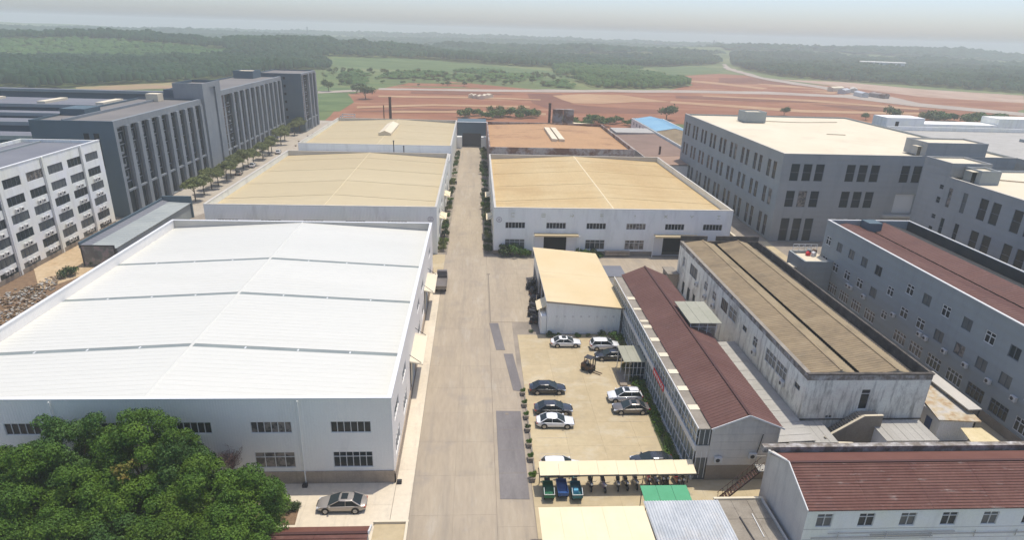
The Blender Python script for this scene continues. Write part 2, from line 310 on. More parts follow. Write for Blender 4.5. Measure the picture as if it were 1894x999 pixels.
def slope_panel(parent, xa, za, xb, zb, y0, y1, material, name='roof_panel', rib=.8, ribh=.05, ribw=.07, thick=.08):
    """roof sheet sloping along x from (xa,za) to (xb,zb), ribs running down the slope"""
    b = MB(); L_ = y1-y0
    b.hexa([(xa,0,za-thick),(xb,0,zb-thick),(xb,L_,zb-thick),(xa,L_,za-thick),(xa,0,za),(xb,0,zb),(xb,L_,zb),(xa,L_,za)])
    n = max(1, int(L_/rib))
    for k in range(n+1):
        y = min(L_-ribw, max(0.0, L_*k/n - ribw/2)) if n else 0
        b.face([(xa,y,za+.004),(xb,y,zb+.004),(xb,y+ribw/2,zb+ribh),(xa,y+ribw/2,za+ribh)])
        b.face([(xa,y+ribw/2,za+ribh),(xb,y+ribw/2,zb+ribh),(xb,y+ribw,zb+.004),(xa,y+ribw,za+.004)])
    return b.build(name, material, parent, (0, y0, 0))
def slope_panel_y(parent, ya, za, yb, zb, x0, x1, material, name='roof_panel', rib=.8, ribh=.05, ribw=.07, thick=.08):
    b = MB(); L_ = x1-x0
    b.hexa([(0,ya,za-thick),(L_,ya,za-thick),(L_,yb,zb-thick),(0,yb,zb-thick),(0,ya,za),(L_,ya,za),(L_,yb,zb),(0,yb,zb)])
    n = max(1, int(L_/rib))
    for k in range(n+1):
        x = min(L_-ribw, max(0.0, L_*k/n - ribw/2))
        b.face([(x,ya,za+.004),(x+ribw/2,ya,za+ribh),(x+ribw/2,yb,zb+ribh),(x,yb,zb+.004)])
        b.face([(x+ribw/2,ya,za+ribh),(x+ribw,ya,za+.004),(x+ribw,yb,zb+.004),(x+ribw/2,yb,zb+ribh)])
    return b.build(name, material, parent, (x0, 0, 0))
def part_box(parent, name, x0,y0,z0,x1,y1,z1, material, label=None):
    b = MB(); b.box(0,0,0,x1-x0,y1-y0,z1-z0); o = b.build(name, material, parent, (x0,y0,z0))
    if label: o['label'] = label
    return o
AC = None
def aircon(parent, p, u):
    """outdoor unit on a bracket, hung on the wall plane at p"""
    global AC
    if AC is None:
        b = MB(); b.box(-.42,-.42,0,.42,-.08,.62)
        b.box(-.40,-.44,-.06,-.34,0,-.01); b.box(.34,-.44,-.06,.40,0,-.01)
        g_ = MB(); g_.tube((-.1,-.44,.31),(-.1,-.425,.31),.24,n=14)
        AC = (b.mesh('air_conditioner', 'ac'), g_.mesh('fan_grille', 'dark_steel'))
    o = place(AC[0], 'air_conditioner', parent, p, math.atan2(u[1], u[0])); place(AC[1], 'fan_grille', o); return o

# ------------------------------------------------------------------ foliage
def leaf_mesh(name, clumps, per, size, material, seed, squash=.8, shell=.55):
    """clumps: list of (x,y,z,r); leaves are small tilted quads on and inside each clump"""
    rng = np.random.default_rng(seed); P = []; D = []; S = []
    for (x, y, z, r_) in clumps:
        n = max(6, int(per*r_*r_))
        d = rng.normal(size=(n, 3)); d /= np.linalg.norm(d, axis=1)[:, None]
        d[:, 2] = np.where(d[:, 2] < -.35, -d[:, 2], d[:, 2])
        rad = r_*(shell+(1-shell)*rng.random(n)**.6)*(1+.16*np.sin(d[:,0]*7+x)*np.cos(d[:,1]*6+y))
        P.append(np.array([x, y, z])+d*rad[:, None]*np.array([1, 1, squash])); D.append(d); S.append(size*(.6+.8*rng.random(n)))
    P = np.concatenate(P); D = np.concatenate(D); S = np.concatenate(S); n = len(P)
    D = D+rng.normal(size=(n, 3))*.55; D /= np.linalg.norm(D, axis=1)[:, None]
    A = np.cross(D, rng.normal(size=(n, 3))); A /= np.linalg.norm(A, axis=1)[:, None]; B = np.cross(D, A)
    A *= S[:, None]*.5; B *= S[:, None]*.32
    V = np.stack([P-A, P-B*.9-A*.1, P+A, P+B], 1).reshape(-1, 3)
    me = bpy.data.meshes.new(name); me.vertices.add(4*n); me.vertices.foreach_set('co', V.ravel())
    me.loops.add(4*n); me.loops.foreach_set('vertex_index', np.arange(4*n)); me.polygons.add(n)
    me.polygons.foreach_set('loop_start', np.arange(n)*4); me.materials.append(MT[material]); me.update(); me.validate(); return me
def crown_clumps(rx, ry, rz, n, cr, seed, z0=0, low=-.25):
    rg = random.Random(seed); out = []; k = 0
    while len(out) < n and k < n*40:
        k += 1
        th = rg.uniform(0, 2*math.pi); ph = math.asin(rg.uniform(low, 1)); f = rg.uniform(.55, 1.0)
        x, y, z = rx*f*math.cos(ph)*math.cos(th), ry*f*math.cos(ph)*math.sin(th), rz*f*math.sin(ph)
        c = cr*rg.uniform(.65, 1.25)
        if all((x-a)**2+(y-b)**2+(z-d)**2 > (.55*(c+e))**2 for a, b, d, e in out): out.append((x, y, z0+z, c))
    return out
def trunk_mesh(h, r_, spread, n=5, seed=0, name='trunk'):
    rg = random.Random(seed); b = MB(); b.tube((0,0,0), (rg.uniform(-.1,.1)*h*.3, rg.uniform(-.1,.1)*h*.3, h), r_, r_*.6, 8)
    for k in range(n):
        t = 2*math.pi*k/n+rg.random(); z = h*rg.uniform(.65, 1)
        e = (spread*math.cos(t)*rg.uniform(.6,1), spread*math.sin(t)*rg.uniform(.6,1), h+spread*rg.uniform(.4,.9)); mid = (e[0]*.45, e[1]*.45, z+(e[2]-z)*.55)
        b.tube((0,0,z), mid, r_*.5, r_*.35, 6); b.tube(mid, e, r_*.35, r_*.12, 5)
    return b.mesh(name, 'trunk')

def settle(root, loc):
    for c in root.children: c.location = Vector(c.location)-Vector(loc)
    root.location = loc
def add_part(b, name, material, parent, smooth=False, label=None, kind=None):
    o = b.build(name, material, parent, smooth=smooth)
    if label: o['label'] = label
    if kind: o['kind'] = kind
    return o

# ================================================================== TERRAIN
HILLS = [(-560,900,420,120,22),(-250,1080,200,110,20),(-120,640,260,60,4),(900,1900,500,160,22),(1500,2100,420,200,26),(-1500,1700,700,300,20),(300,1500,500,120,10),(-100,2950,1300,160,20),(-1700,2500,600,200,26),(1900,2850,800,180,22),(-900,2100,500,120,14),(200,2300,600,110,12)]
def hz(x, y):
    z = 0
    for (a, b, sx, sy, h) in HILLS: z += h*math.exp(-((x-a)/sx)**2-((y-b)/sy)**2)
    return z if y > 420 else z*max(0, (y-300)/120)
def terrain():
    V = []; F = []; rs = [0,60,130,200,260,320,360,400,440,480,520,560,600,640,680,720,760,800,850,900,950,1000,1050,1100,1160,1220,1300,1400,1500,1600,1700,1800,1900,2000,2150,2300,2500,2700,2900,3100,3300,3500,4000,4600,5400]
    NA = 240
    for r_ in rs[1:]:
        for k in range(NA):
            t = 2*math.pi*k/NA; x, y = r_*math.sin(t), r_*math.cos(t)
            V.append((x, y, -.35+hz(x, y)-max(0, r_-3200)*.035))
    V.append((0,0,-.35)); c = len(V)-1
    for k in range(NA): F.append((c, (k+1)%NA, k))
    for j in range(len(rs)-2):
        for k in range(NA): a = j*NA+k; b = j*NA+(k+1)%NA; F.append((a, b, b+NA, a+NA))
    me = bpy.data.meshes.new('ground'); me.from_pydata(V, [], F); me.update(); me.flip_normals() if me.polygons[0].normal.z < 0 else None
    g = mat('rural_ground', (.085,.12,.035), .95, (.17,.19,.07), .006, (.35,.65), fine=.2, fine_scale=.05, col3=(.11,.15,.045), stretch=(1,1.6,1))
    me.materials.append(g); me.polygons.foreach_set('use_smooth', [True]*len(me.polygons)); o = place(me, 'ground'); tag(o, kind='structure')
terrain()
red = mat('red_earth', (.225,.085,.040), .98, (.32,.155,.080), .012, (.3,.7), fine=.13, fine_scale=.09, stretch=(1,2.2,1), col3=(.26,.108,.054), stain=[((.45,.27,.16),.5,.012,(1,4.5,1),.55,.66),((.15,.060,.032),.5,.02,(1,2.2,1),.56,.70),((.11,.12,.05),.5,.03,(1,2,1),.66,.74)])
red_dark = mat('dark_red_earth', (.16,.065,.038), .98, (.21,.095,.052), .03, fine=.12, fine_scale=.1)
sand = mat('sandy_earth', (.36,.21,.11), .98, (.42,.27,.15), .03, fine=.08, fine_scale=.1)
track = mat('pale_dirt_track', (.34,.28,.23), .98, (.40,.35,.29), .03, fine=.1, fine_scale=.1)
field = mat('green_field', (.065,.115,.032), .98, (.115,.165,.055), .02, fine=.14, fine_scale=.08, stretch=(1,2.5,1))
def land(name, pts, lift, material):
    """a low sheet of earth draped on the flat part of the terrain, edges a little irregular"""
    rg = random.Random(len(pts)*7+int(lift*1000)); out = []
    for i, p in enumerate(pts):
        q = pts[(i+1)%len(pts)]; L_ = math.hypot(q[0]-p[0], q[1]-p[1]); n = max(1, int(L_/25))
        for k in range(n):
            t = k/n; a = min(3.0, L_*.02) if k else 0
            out.append((p[0]+(q[0]-p[0])*t+rg.uniform(-a,a), p[1]+(q[1]-p[1])*t+rg.uniform(-a,a)))
    from mathutils.geometry import tessellate_polygon
    tri = tessellate_polygon([[Vector((x,y,0)) for x,y in out]])
    me = bpy.data.meshes.new(name); me.from_pydata([(x,y,-.35+hz(x,y)*(1 if y>420 else 1)+lift) for x,y in out], [], [tuple(t) for t in tri]); me.materials.append(material); me.update()
    if me.polygons[0].normal.z < 0: me.flip_normals()
    return tag(place(me, name), kind='structure')
HILLS_SAVE = HILLS
land('red_earth_field', [(-79.3,349.1),(-84.2,394.0),(-81.9,425.3),(-95.4,457.8),(-77.3,514.0),(-57.7,572.8),(-25.3,589.0),(8.7,570.0),(53.7,540.3),(174.3,573.1),(214.3,631.3),(228.0,691.0),(227.6,765.5),(322.1,851.4),(362.5,825.2),(347.2,730.1),(390.5,670.2),(401.1,611.6),(482.3,541.4),(343.1,379.8),(222.2,350.8),(108.2,348.7),(90,262),(-75,262)], .10, red)
land('dark_red_earth_bank', [(39.9,508.2),(68.2,511.0),(63.3,472.4),(67.0,437.4),(82.6,424.5),(127.7,415.0),(121.6,394.1),(52.3,387.0),(38.3,438.0)], .16, red_dark)
land('red_clay_patch', [(288.4,760.5),(347.7,790.8),(349.7,715.2),(341.7,656.0),(282.3,638.7),(249.4,655.0)], .16, red_dark)
land('sandy_patch', [(58.6,495.5),(86.4,515.6),(117.0,514.2),(143.2,467.7),(117.5,462.1),(86.4,444.8),(67.2,444.2),(62.3,464.6)], .22, sand)
land('sandy_track', [(145.6,475.7),(187.6,455.6),(226.8,436.9),(321.0,435.6),(311.3,422.0),(218.4,420.0),(179.7,440.6),(140.9,459.9)], .22, sand)
land('sandy_strip', [(302.4,685.4),(328.9,665.5),(349.7,598.2),(327.0,576.4),(298.1,612.7)], .22, sand)
land('pale_road', [(-78.3,521.0),(8.2,532.8),(173.4,570.2),(268.4,582.3),(320.6,564.6),(379.9,595.1),(362.2,507.1),(404.2,450.7),(385.4,429.0),(338.6,479.2),(316.6,539.8),(255.4,553.4),(166.1,545.3),(7.9,513.6),(-76.3,507.2)], .28, track)
land('winding_road', [(446.6,1166.4),(455.4,1171.0),(400.1,1010.6),(376.2,884.1),(357.5,794.3),(363.9,712.1),(369.0,632.2),(376.0,588.7),(352.7,567.5),(344.4,607.9),(341.8,761.7),(350.4,830.8),(376.6,971.7)], .34, track)
land('cleared_ground', [(365.6,769.9),(436.4,751.1),(472.6,667.2),(545.6,614.8),(473.2,530.7),(406.0,570.5),(390.5,670.2)], .16, mat('pinkish_cleared_earth', (.36,.24,.17), .98, (.44,.33,.25), .03, fine=.15, fine_scale=.1))
for k_, pp in enumerate(([(-70.0,464.0),(-8.5,471.1),(46.5,464.7),(45.7,457.2),(-8.3,459.6),(-68.4,453.0)], [(-73.2,396.2),(-28.5,417.4),(34.9,418.0),(34.1,408.8),(-27.9,408.3),(-71.3,385.4)], [(210.2,716.2),(246.8,697.2),(285.7,621.1),(273.6,605.9),(231.8,670.3),(202.8,690.2)], [(188.3,527.3),(273.5,512.3),(332.4,463.8),(324.4,452.2),(261.3,497.3),(184.9,517.5)], [(-51.2,378.5),(6.1,386.6),(41.9,382.5),(41.1,374.8),(-0.4,377.5),(-49.9,368.5)])): land('dirt_track', pp, .30, sand)
for k_, pp in enumerate(([(-50.8,502.6),(-0.7,511.3),(28.5,496.6),(-12.8,486.3),(-49.1,485.5)], [(163.5,521.2),(231.2,519.7),(289.2,491.5),(217.5,487.7),(156.5,498.0)], [(-74.5,369.1),(-39.9,391.5),(-0.5,396.3),(-38.3,375.7)], [(255.2,476.8),(308.5,466.0),(347.6,450.0),(275.8,439.8)])): land('dark_red_earth_patch', pp, .25, red_dark)
land('green_meadow', [(-91.1,368.5),(-113.8,469.0),(-96.3,481.8),(-79.1,419.4),(-78.5,370.8)], .16, field)
land('far_meadow', [(-132.5,572.6),(-178.9,838.8),(-89.9,899.7),(80.1,817.3),(108.7,730.4),(76.9,578.8),(8.9,581.6),(-59.5,590.3),(-84.3,531.8),(-97.9,490.1),(-116.7,485.0)], .05, field)
land('meadow_by_woods', [(259.0,973.8),(371.4,1058.4),(340.7,881.2),(240.7,799.0)], .05, field)
land('white_lane', [(-117.5,484.9),(-81.4,512.9),(-79.3,499.5),(-113.8,469.0)], .22, track)
land('yellow_strip_field', [(-283.7,473.7),(-218.0,556.2),(-196.3,499.2),(-267.1,445.0)], .22, mat('dry_grass_field', (.27,.24,.11), .98, (.33,.21,.13), .03, fine=.1, fine_scale=.1))

ORD = ['first','second','third','fourth','fifth','sixth','seventh','eighth','ninth','tenth','eleventh','twelfth','thirteenth','fourteenth','fifteenth','sixteenth','seventeenth','eighteenth','nineteenth','twentieth','twenty-first','twenty-second','twenty-third','twenty-fourth','twenty-fifth','twenty-sixth','twenty-seventh','twenty-eighth','twenty-ninth','thirtieth']+['%dth'%k for k in range(31,100)]
def hz_np(x, y):
    z = np.zeros_like(x)
    for (a, b, sx, sy, h) in HILLS: z += h*np.exp(-((x-a)/sx)**2-((y-b)/sy)**2)
    return z*np.clip((y-300)/120, 0, 1)
ICO = np.array([(0,0,1),(.75,0,.62),(.23,.71,.62),(-.61,.44,.62),(-.61,-.44,.62),(.23,-.71,.62),(.9,.3,-.1),(0,.97,-.1),(-.95,.2,-.1),(-.55,-.78,-.1),(.57,-.78,-.1)])
ICF = np.array([(0,1,2),(0,2,3),(0,3,4),(0,4,5),(0,5,1),(1,6,2),(2,6,7),(2,7,3),(3,7,8),(3,8,4),(4,8,9),(4,9,5),(5,9,10),(5,10,1),(1,10,6)])
def forest(name, pts, spacing, hgt, material, seed, label, rr=.62):
    """tree canopy of one wood as one mass: thousands of small rounded crowns of unequal height"""
    spacing = spacing*.58; rng = np.random.default_rng(seed); pts = np.array(pts); x0, y0 = pts.min(0); x1, y1 = pts.max(0)
    gx, gy = np.meshgrid(np.arange(x0, x1, spacing), np.arange(y0, y1, spacing)); px = gx.ravel()+rng.uniform(-.5,.5,gx.size)*spacing; py = gy.ravel()+rng.uniform(-.5,.5,gx.size)*spacing
    px = px+12*np.sin(py*.05); ins = np.zeros(len(px), bool); n = len(pts); j = n-1
    for i in range(n):
        xi, yi = pts[i]; xj, yj = pts[j]
        if yi != yj: ins ^= ((yi > py) != (yj > py)) & (px < (xj-xi)*(py-yi)/(yj-yi)+xi)
        j = i
    px, py = px[ins], py[ins]; n = len(px)
    r_ = spacing*rr*rng.uniform(.8,1.3,n); h_ = hgt*(.72+.22*np.sin(px*.021+seed)*np.cos(py*.017)+.12*np.sin(px*.11)*np.sin(py*.09)+rng.normal(0,.07,n)); z0 = hz_np(px, py)-.3
    t = rng.uniform(0, 6.28, n); q = rng.uniform(.75, 1.2, (n, 11)); c_, s_ = np.cos(t)[:,None], np.sin(t)[:,None]; a, b = ICO[:,0][None], ICO[:,1][None]
    X = px[:,None]+(a*c_-b*s_)*r_[:,None]*q; Y = py[:,None]+(a*s_+b*c_)*r_[:,None]*q
    Z = z0[:,None]+np.where(ICO[:,2][None] > 0, h_[:,None]-r_[:,None]*.7*(1-ICO[:,2][None]*q), h_[:,None]*.35)
    V = np.stack([X,Y,Z],2).reshape(-1,3); F = (ICF[None]+(np.arange(n)*11)[:,None,None]).reshape(-1,3)
    me = bpy.data.meshes.new(name); me.vertices.add(len(V)); me.vertices.foreach_set('co', V.ravel()); me.loops.add(F.size); me.loops.foreach_set('vertex_index', F.ravel().astype(np.int32)); me.polygons.add(len(F)); me.polygons.foreach_set('loop_start', np.arange(len(F))*3)
    me.materials.append(MT[material]); me.update(); me.polygons.foreach_set('use_smooth', [True]*len(F))
    return tag(place(me, name), label, 'wood', kind='stuff')
forest('woodland', [(-371.6,494.1),(-499.9,670.7),(-436.5,738.0),(-276.8,741.3),(-196.9,829.4),(-150.7,717.7),(-174.3,624.6),(-218.0,556.2),(-283.7,473.7),(-290.8,438.7)], 8, 13, 'forest', 1, 'dark wood behind the low dark roofs at the far left')
forest('woodland', [(-620.3,836.5),(-694.7,938.8),(-542.7,1079.2),(-349.1,939.3),(-315.2,846.5),(-473.9,872.1)], 11, 12, 'forest', 2, 'dark line of trees along the left hill crest')
forest('woodland', [(-505.4,678.2),(-612.1,825.2),(-467.3,859.7),(-310.9,834.7),(-280.2,750.7),(-437.4,749.6)], 12, 7, 'forest_light', 3, 'light green scrub on the slope of the left hill')
forest('woodland', [(-290.9,780.1),(-378.1,1018.8),(-253.9,1112.3),(-187.7,954.0),(-178.9,838.8),(-220.0,792.5)], 11, 13, 'forest', 4, 'dark wooded knoll above the far end of the dark grey building')
forest('woodland', [(-181.4,850.9),(-200.4,1019.3),(17.1,1162.6),(179.8,1221.8),(421.8,1374.8),(339.1,1042.6),(218.4,940.7),(127.6,861.0),(69.8,859.1),(-60.6,900.8)], 13, 12, 'forest', 5, 'dark belt of trees behind the green meadow')
forest('woodland', [(94.7,633.5),(108.7,730.4),(173.0,834.6),(217.8,790.3),(220.1,673.7),(201.3,603.1),(143.9,570.2),(104.9,570.1)], 8, 9, 'forest_light', 6, 'mid green copse at the edge of the red earth')
forest('woodland', [(-115.0,578.4),(-44.5,657.5),(65.7,666.4),(65.6,611.3),(-15.6,592.0),(-60.7,602.6)], 13, 2.6, 'forest_light', 31, 'low scrub growing in clumps across the green meadow', .5)
for k_, (pp, lb_) in enumerate((([(-91.7,612.0),(-66.8,664.8),(-28.1,655.8),(-41.2,609.1),(-74.2,591.8)], 'ragged copse in the left part of the green meadow'), ([(-1.1,689.4),(47.6,733.8),(74.0,692.5),(41.1,629.6),(9.5,626.0)], 'ragged copse in the right part of the green meadow'), ([(-126.5,600.0),(-118.9,653.0),(-96.4,610.4),(-94.3,539.3),(-106.7,535.6)], 'copse of mixed bushes left of the meadow'), ([(-31.7,739.3),(11.6,777.3),(36.0,747.8),(4.8,708.4)], 'thin line of bushes at the back of the meadow'), ([(56.8,573.0),(81.7,616.4),(97.5,584.8),(83.8,558.9)], 'scrub beside the pale road at the meadow corner'))): forest('woodland', pp, 9, 4.5, 'forest_light', 60+k_, lb_, .62)
forest('woodland', [(-1400,2750),(1300,2750),(1300,3150),(-1400,3150)], 44, 11, 'forest', 43, 'faint wooded ridge on the middle skyline', .8)
forest('woodland', [(-450,2150),(700,2150),(700,2430),(-450,2430)], 34, 11, 'forest', 44, 'second faint wooded ridge below the middle skyline', .8)
forest('woodland', [(700,1780),(2400,1780),(2500,2500),(700,2500)], 38, 12, 'forest', 41, 'hazy wooded ridge on the far right skyline', .8)
forest('woodland', [(-1700,1350),(-450,1350),(-500,2300),(-1900,2300)], 34, 12, 'forest', 42, 'hazy wooded ridge on the far left skyline', .8)
forest('woodland', [(89.4,723.1),(97.2,847.5),(212.9,952.0),(227.2,880.6),(163.1,819.6)], 9, 9, 'forest_light', 16, 'pale green copse between the meadow and the belt of trees')
forest('woodland', [(450.0,1131.5),(577.4,1473.1),(877.2,1439.1),(989.5,1129.8),(838.0,891.2),(581.2,612.6),(508.3,719.0),(442.2,761.3),(394.8,817.3),(402.1,956.1)], 12, 13, 'forest', 7, 'large dark forest at the right beyond the winding road')
forest('woodland', [(287.5,1083.1),(402.0,1474.4),(549.8,1576.1),(461.2,1213.4),(378.2,1078.2)], 14, 12, 'forest', 8, 'wood left of the winding road')
forest('woodland', [(-240.7,1053.5),(-285.2,1251.5),(23.3,1602.3),(533.6,1744.0),(640.4,1672.9),(453.5,1479.4),(18.9,1289.3)], 26, 15, 'forest', 9, 'hazy woods across the middle distance', .7)
forest('woodland', [(-739.0,999.8),(-879.1,1192.6),(-554.9,1441.6),(-341.4,1501.0),(-297.5,1305.8),(-522.8,1126.8)], 24, 14, 'forest', 10, 'faint blue woods behind the left hill', .7)
forest('woodland', [(625.8,1563.7),(680.1,1700.8),(1266.0,1450.6),(1283.6,1374.9),(1121.0,1198.4),(1022.2,1295.9)], 34, 18, 'forest', 11, 'pale woods on the right skyline', .7)
for k, (pts, lb) in enumerate([([(-283.4,1924.7),(34.0,2362.2),(639.6,2433.2),(569.7,2165.4),(30.0,2075.8),(-251.6,1706.9)], 'thin hazy tree line below the central skyline'),
                    ([(-966.4,1399.1),(-724.3,1886.7),(-324.5,2205.6),(-302.6,2055.7),(-663.5,1727.1),(-905.9,1310.4)], 'thin hazy tree line below the left skyline')]):
    forest('woodland', pts, 34, 10, 'forest', 20+k, lb, .8)

# scattered field trees, each a thing
def small_tree_proto(k, seed, material, r_=2.6, h=.7, leaves=90, size=.42):
    t = thing('field_tree', 'tree', 'tree')
    me = leaf_mesh('crown', crown_clumps(r_*.7, r_*.7, r_*.75, 9, r_*.5, seed, z0=h+r_*.5), leaves/(r_*.5)**2, size, material, seed, shell=.3)
    place(me, 'crown', t); place(trunk_mesh(h+.4, .14, r_*.4, 3, seed), 'trunk', t); return t
rg = random.Random(3)
protos = [small_tree_proto(k, 30+k, ['leaf_far','leaf_c','leaf_small'][k]) for k in range(3)]
first = [True]*3
def far_tree(x, y, s, label, group, k=None, z=None):
    k = rg.randrange(3) if k is None else k; p = protos[k]; zz = hz(x, y)-.3 if z is None else z
    if first[k]: o = p; o.location = (x, y, zz); o['label'] = label; o['group'] = group; first[k] = False; o.rotation_euler[2] = rg.random()*6
    else: o = copy_thing(p, (x, y, zz), rg.random()*6, label, group)
    o.scale = (s, s, s*rg.uniform(.85, 1.25)); return o
kinds = ['dark green tree', 'fresh green tree', 'olive green tree']
pool = []
for P0, n, zone in ((((-136.1,646.5),(110.0,739.8),(87.2,581.8),(-110.9,524.1)), 125, 'meadow'), (((-157.9,661.8),(-107.4,681.8),(-85.8,541.8),(-127.1,529.5)), 22, 'lane')):
    for _ in range(n):
        u, v = rg.random(), rg.random()
        x = (P0[0][0]*(1-u)+P0[1][0]*u)*(1-v)+(P0[3][0]*(1-u)+P0[2][0]*u)*v; y = (P0[0][1]*(1-u)+P0[1][1]*u)*(1-v)+(P0[3][1]*(1-u)+P0[2][1]*u)*v
        pool.append((x, y, zone, v))
for zone, band, txt in (('meadow',0,'at the back of the meadow'),('meadow',1,'in the middle of the meadow'),('meadow',2,'at the front of the meadow'),('lane',3,'beside the white lane')):
    sel = sorted([p for p in pool if p[2] == zone and (zone == 'lane' or min(2, int(p[3]*3)) == band)], key=lambda p: p[0]/p[1])
    for i, (x, y, _, _) in enumerate(sel):
        k = rg.randrange(3); s = rg.uniform(.55, 1.25); far_tree(x, y, s, ('large ' if s > 1.2 else 'small ' if s < .9 else '')+kinds[k]+', '+ORD[i]+' from the left '+txt, 'trees dotted over the green meadow', k)
for (x, y), s, lb in (((-75.3,440.4),2.6,'tall dark tree standing alone at the left edge of the red earth'),((110.4,364.7),2.3,'big round tree behind the blue-roofed building'),((261.0,386.6),2.2,'slim tree rising behind the roof of the long grey building'),
        ((243.9,386.3),1.2,'small tree left of the slim tree behind the grey building'),((197.4,399.4),1.3,'low tree beside the stair hut on the long grey roof'),((-110.0,486.8),1.9,'dark tree beside the white lane at the far left'),((-87.4,475.8),1.7,'dark tree left of the tall lone tree')):
    far_tree(x, y, s, lb, None, 0)
def shrub(x, y, s, label, group=None, material='leaf_bush', seed=0, name='shrub', flat=.8, z=0):
    me = leaf_mesh(name, crown_clumps(s*.75, s*.75, s*flat*.8, 7, s*.5, seed, z0=s*.35, low=-.1), 60/(s*.5)**2, .16+s*.09, material, seed, shell=.35)
    return tag(place(me, name, None, (x, y, z), seed), label, 'shrub', group)
_sh = {}
def shrub_c(x, y, s, label, group, k, cat='shrub', name='shrub', z=0, sz=1, mats=('leaf_bush','leaf_c','leaf_b','leaf_small')):
    key = (k, mats)
    if key not in _sh: _sh[key] = leaf_mesh('shrub', crown_clumps(.8, .8, .75, 9, .5, 50+k, z0=.45, low=-.2), 300, .22, mats[k%len(mats)], 50+k, shell=.35)
    o = place(_sh[key], name, None, (x, y, z), k+x); o.scale = (s, s, s*sz); return tag(o, label, cat, group)
for i in range(34):       # shrubs on the red-earth side of the factories
    a = (-8, 352) if i < 16 else (45, 330); b = (38, 362) if i < 16 else (88, 338); t = (i if i < 16 else i-16)/(16 if i < 16 else 18)
    shrub_c(a[0]+(b[0]-a[0])*t+rg.uniform(-1,1), a[1]+(b[1]-a[1])*t+rg.uniform(-5, 14), rg.uniform(2.6, 4.4), ORD[i if i < 16 else i-16]+' overgrown shrub from the left '+('behind the end of the alley' if i < 16 else 'between rusty hall and blue roof'), 'shrubs behind the rusty factory', rg.choice((1,2,3)))
for i in range(26):
    a = (287.5,383.4); b = (338.4,374.4); t = i/26
    shrub_c(a[0]+(b[0]-a[0])*t+rg.uniform(-4,4), a[1]+(b[1]-a[1])*t+rg.uniform(-3,14), rg.uniform(3.5,5), ORD[i]+' shrub from the left in the dense row behind the white complex', 'shrub row behind the white complex', rg.choice((0,1,3)))
for k, (x, y) in enumerate(((-3.7,464.5),(-0.6,461.4),(2.9,458.5),(6.4,463.0),(9.2,467.5))):
    b = MB(); b.prism([(-2.2,0),(2.2,0),(2.2,2),(0,3),(-2.2,2)], 'y', -2, 2)
    tag(b.build('site_tent', 'cream_flat', None, (x, y, -.2), .2*k), ORD[k]+' small pale tent from the left standing on the red earth', 'tent', 'five pale tents on the red earth')
# machines and debris of the building site at the right: low sheds
t = thing('pergola', 'row of white frames standing behind the far left hall', 'pergola')
for k in range(6):
    x_, y_ = -61-k*.6, 283+k*8
    b = MB(); b.bar((x_-3,y_,0),(x_-3,y_,4.5),.35,.35); b.bar((x_+3,y_,0),(x_+3,y_,4.5),.35,.35); b.bar((x_-3.4,y_,4.5),(x_+3.4,y_,4.5),.35,.35); add_part(b, 'frame_bay', 'frame_white', t)
settle(t, (-61,283,0))
b = None
for k, (x, y) in enumerate(((347.6,608.8),(342.5,585.5),(361.0,601.1),(341.1,555.0),(353.5,548.5))):
    b = MB(); b.box(-9,-3,0,9,3,3.4); b.prism([(-3.2,3.4),(3.2,3.4),(0,4.6)], 'x', -9.3, 9.3)
    tag(b.build('site_shed', ['cream_flat','tin','parapet','tin','rust_wall'][k], None, (x, y, -.2), .5+.3*k), ['cream','grey','stone coloured','pale tin','rust coloured'][k]+' site shed beside the pale road on the red earth', 'shed')
b = MB(); b.box(0,-4,0,70,4,7); b.prism([(-4.4,7),(4.4,7),(0,8.5)], 'x', -1, 71)
p = (660.1,1097.7); tag(b.build('long_shed', 'white_roof', None, (p[0], p[1], hz(*p)+6), -.25), 'long white-roofed shed inside the forest at the right', 'shed')
for k, (px, lb) in enumerate(((((22.8,2032.4)), 'tall lattice tower on the skyline above the alley'), (((-486.3,1940.4)), 'thin far mast on the left skyline'), (((743.2,2046.0)), 'faint pylon above the winding road'), (((909.4,1823.3)), 'faint pylon above the right forest'))):
    x, y = px; h = (34, 40, 36, 34)[k]; b = MB(); w = 4 if k == 0 else 2.5
    for sx in (-1, 1):
        for sy in (-1, 1): b.bar((x+sx*w, y+sy*w, 0), (x+sx*.5, y+sy*.5, h), .7, .7)
    for j in range(8):
        z = h*j/8; ww = w+(.5-w)*j/8
        b.bar((x-ww, y-ww, z), (x+ww*.85, y-ww*.85, z+h/8), .4, .4); b.bar((x-ww,y-ww,z),(x+ww,y-ww,z), .4, .4)
    if k: b.bar((x-6,y,h*.8),(x+6,y,h*.8),.5,.5); b.bar((x-4.5,y,h*.92),(x+4.5,y,h*.92),.5,.5)
    tag(b.build('lattice_tower', 'fin_grey'), lb, 'tower')

# ================================================================== YARD
YARD = [(-112,30),(145,30),(150,215),(118,235),(60,300),(10,272),(-60,282),(-64,330),(-100,335),(-112,300)]
sheet('yard_ground', YARD, -.05, MT['asphalt_old'])
_slab = {}
def slabs(parent_name, x0, x1, y0, y1, nx, ny, material, z=0.0, skip=None):
    """concrete slabs with open joints between them"""
    root = bpy.data.objects.new(parent_name, None); COL.objects.link(root); root['kind'] = 'structure'; root.location = (x0, y0, z)
    dx, dy = (x1-x0)/nx, (y1-y0)/ny; key = (round(dx,3), round(dy,3), material)
    if key not in _slab:
        b = MB(); b.box(.006,.006,-.12,dx-.006,dy-.006,0); _slab[key] = b.mesh('slab', material)
    for i in range(nx):
        for j in range(ny):
            if skip and skip(x0+(i+.5)*dx, y0+(j+.5)*dy): continue
            place(_slab[key], 'slab', root, (i*dx, j*dy, 0))
    return root
slabs('main_road', -6.45, 2.35, 38, 128, 2, 15, 'road')
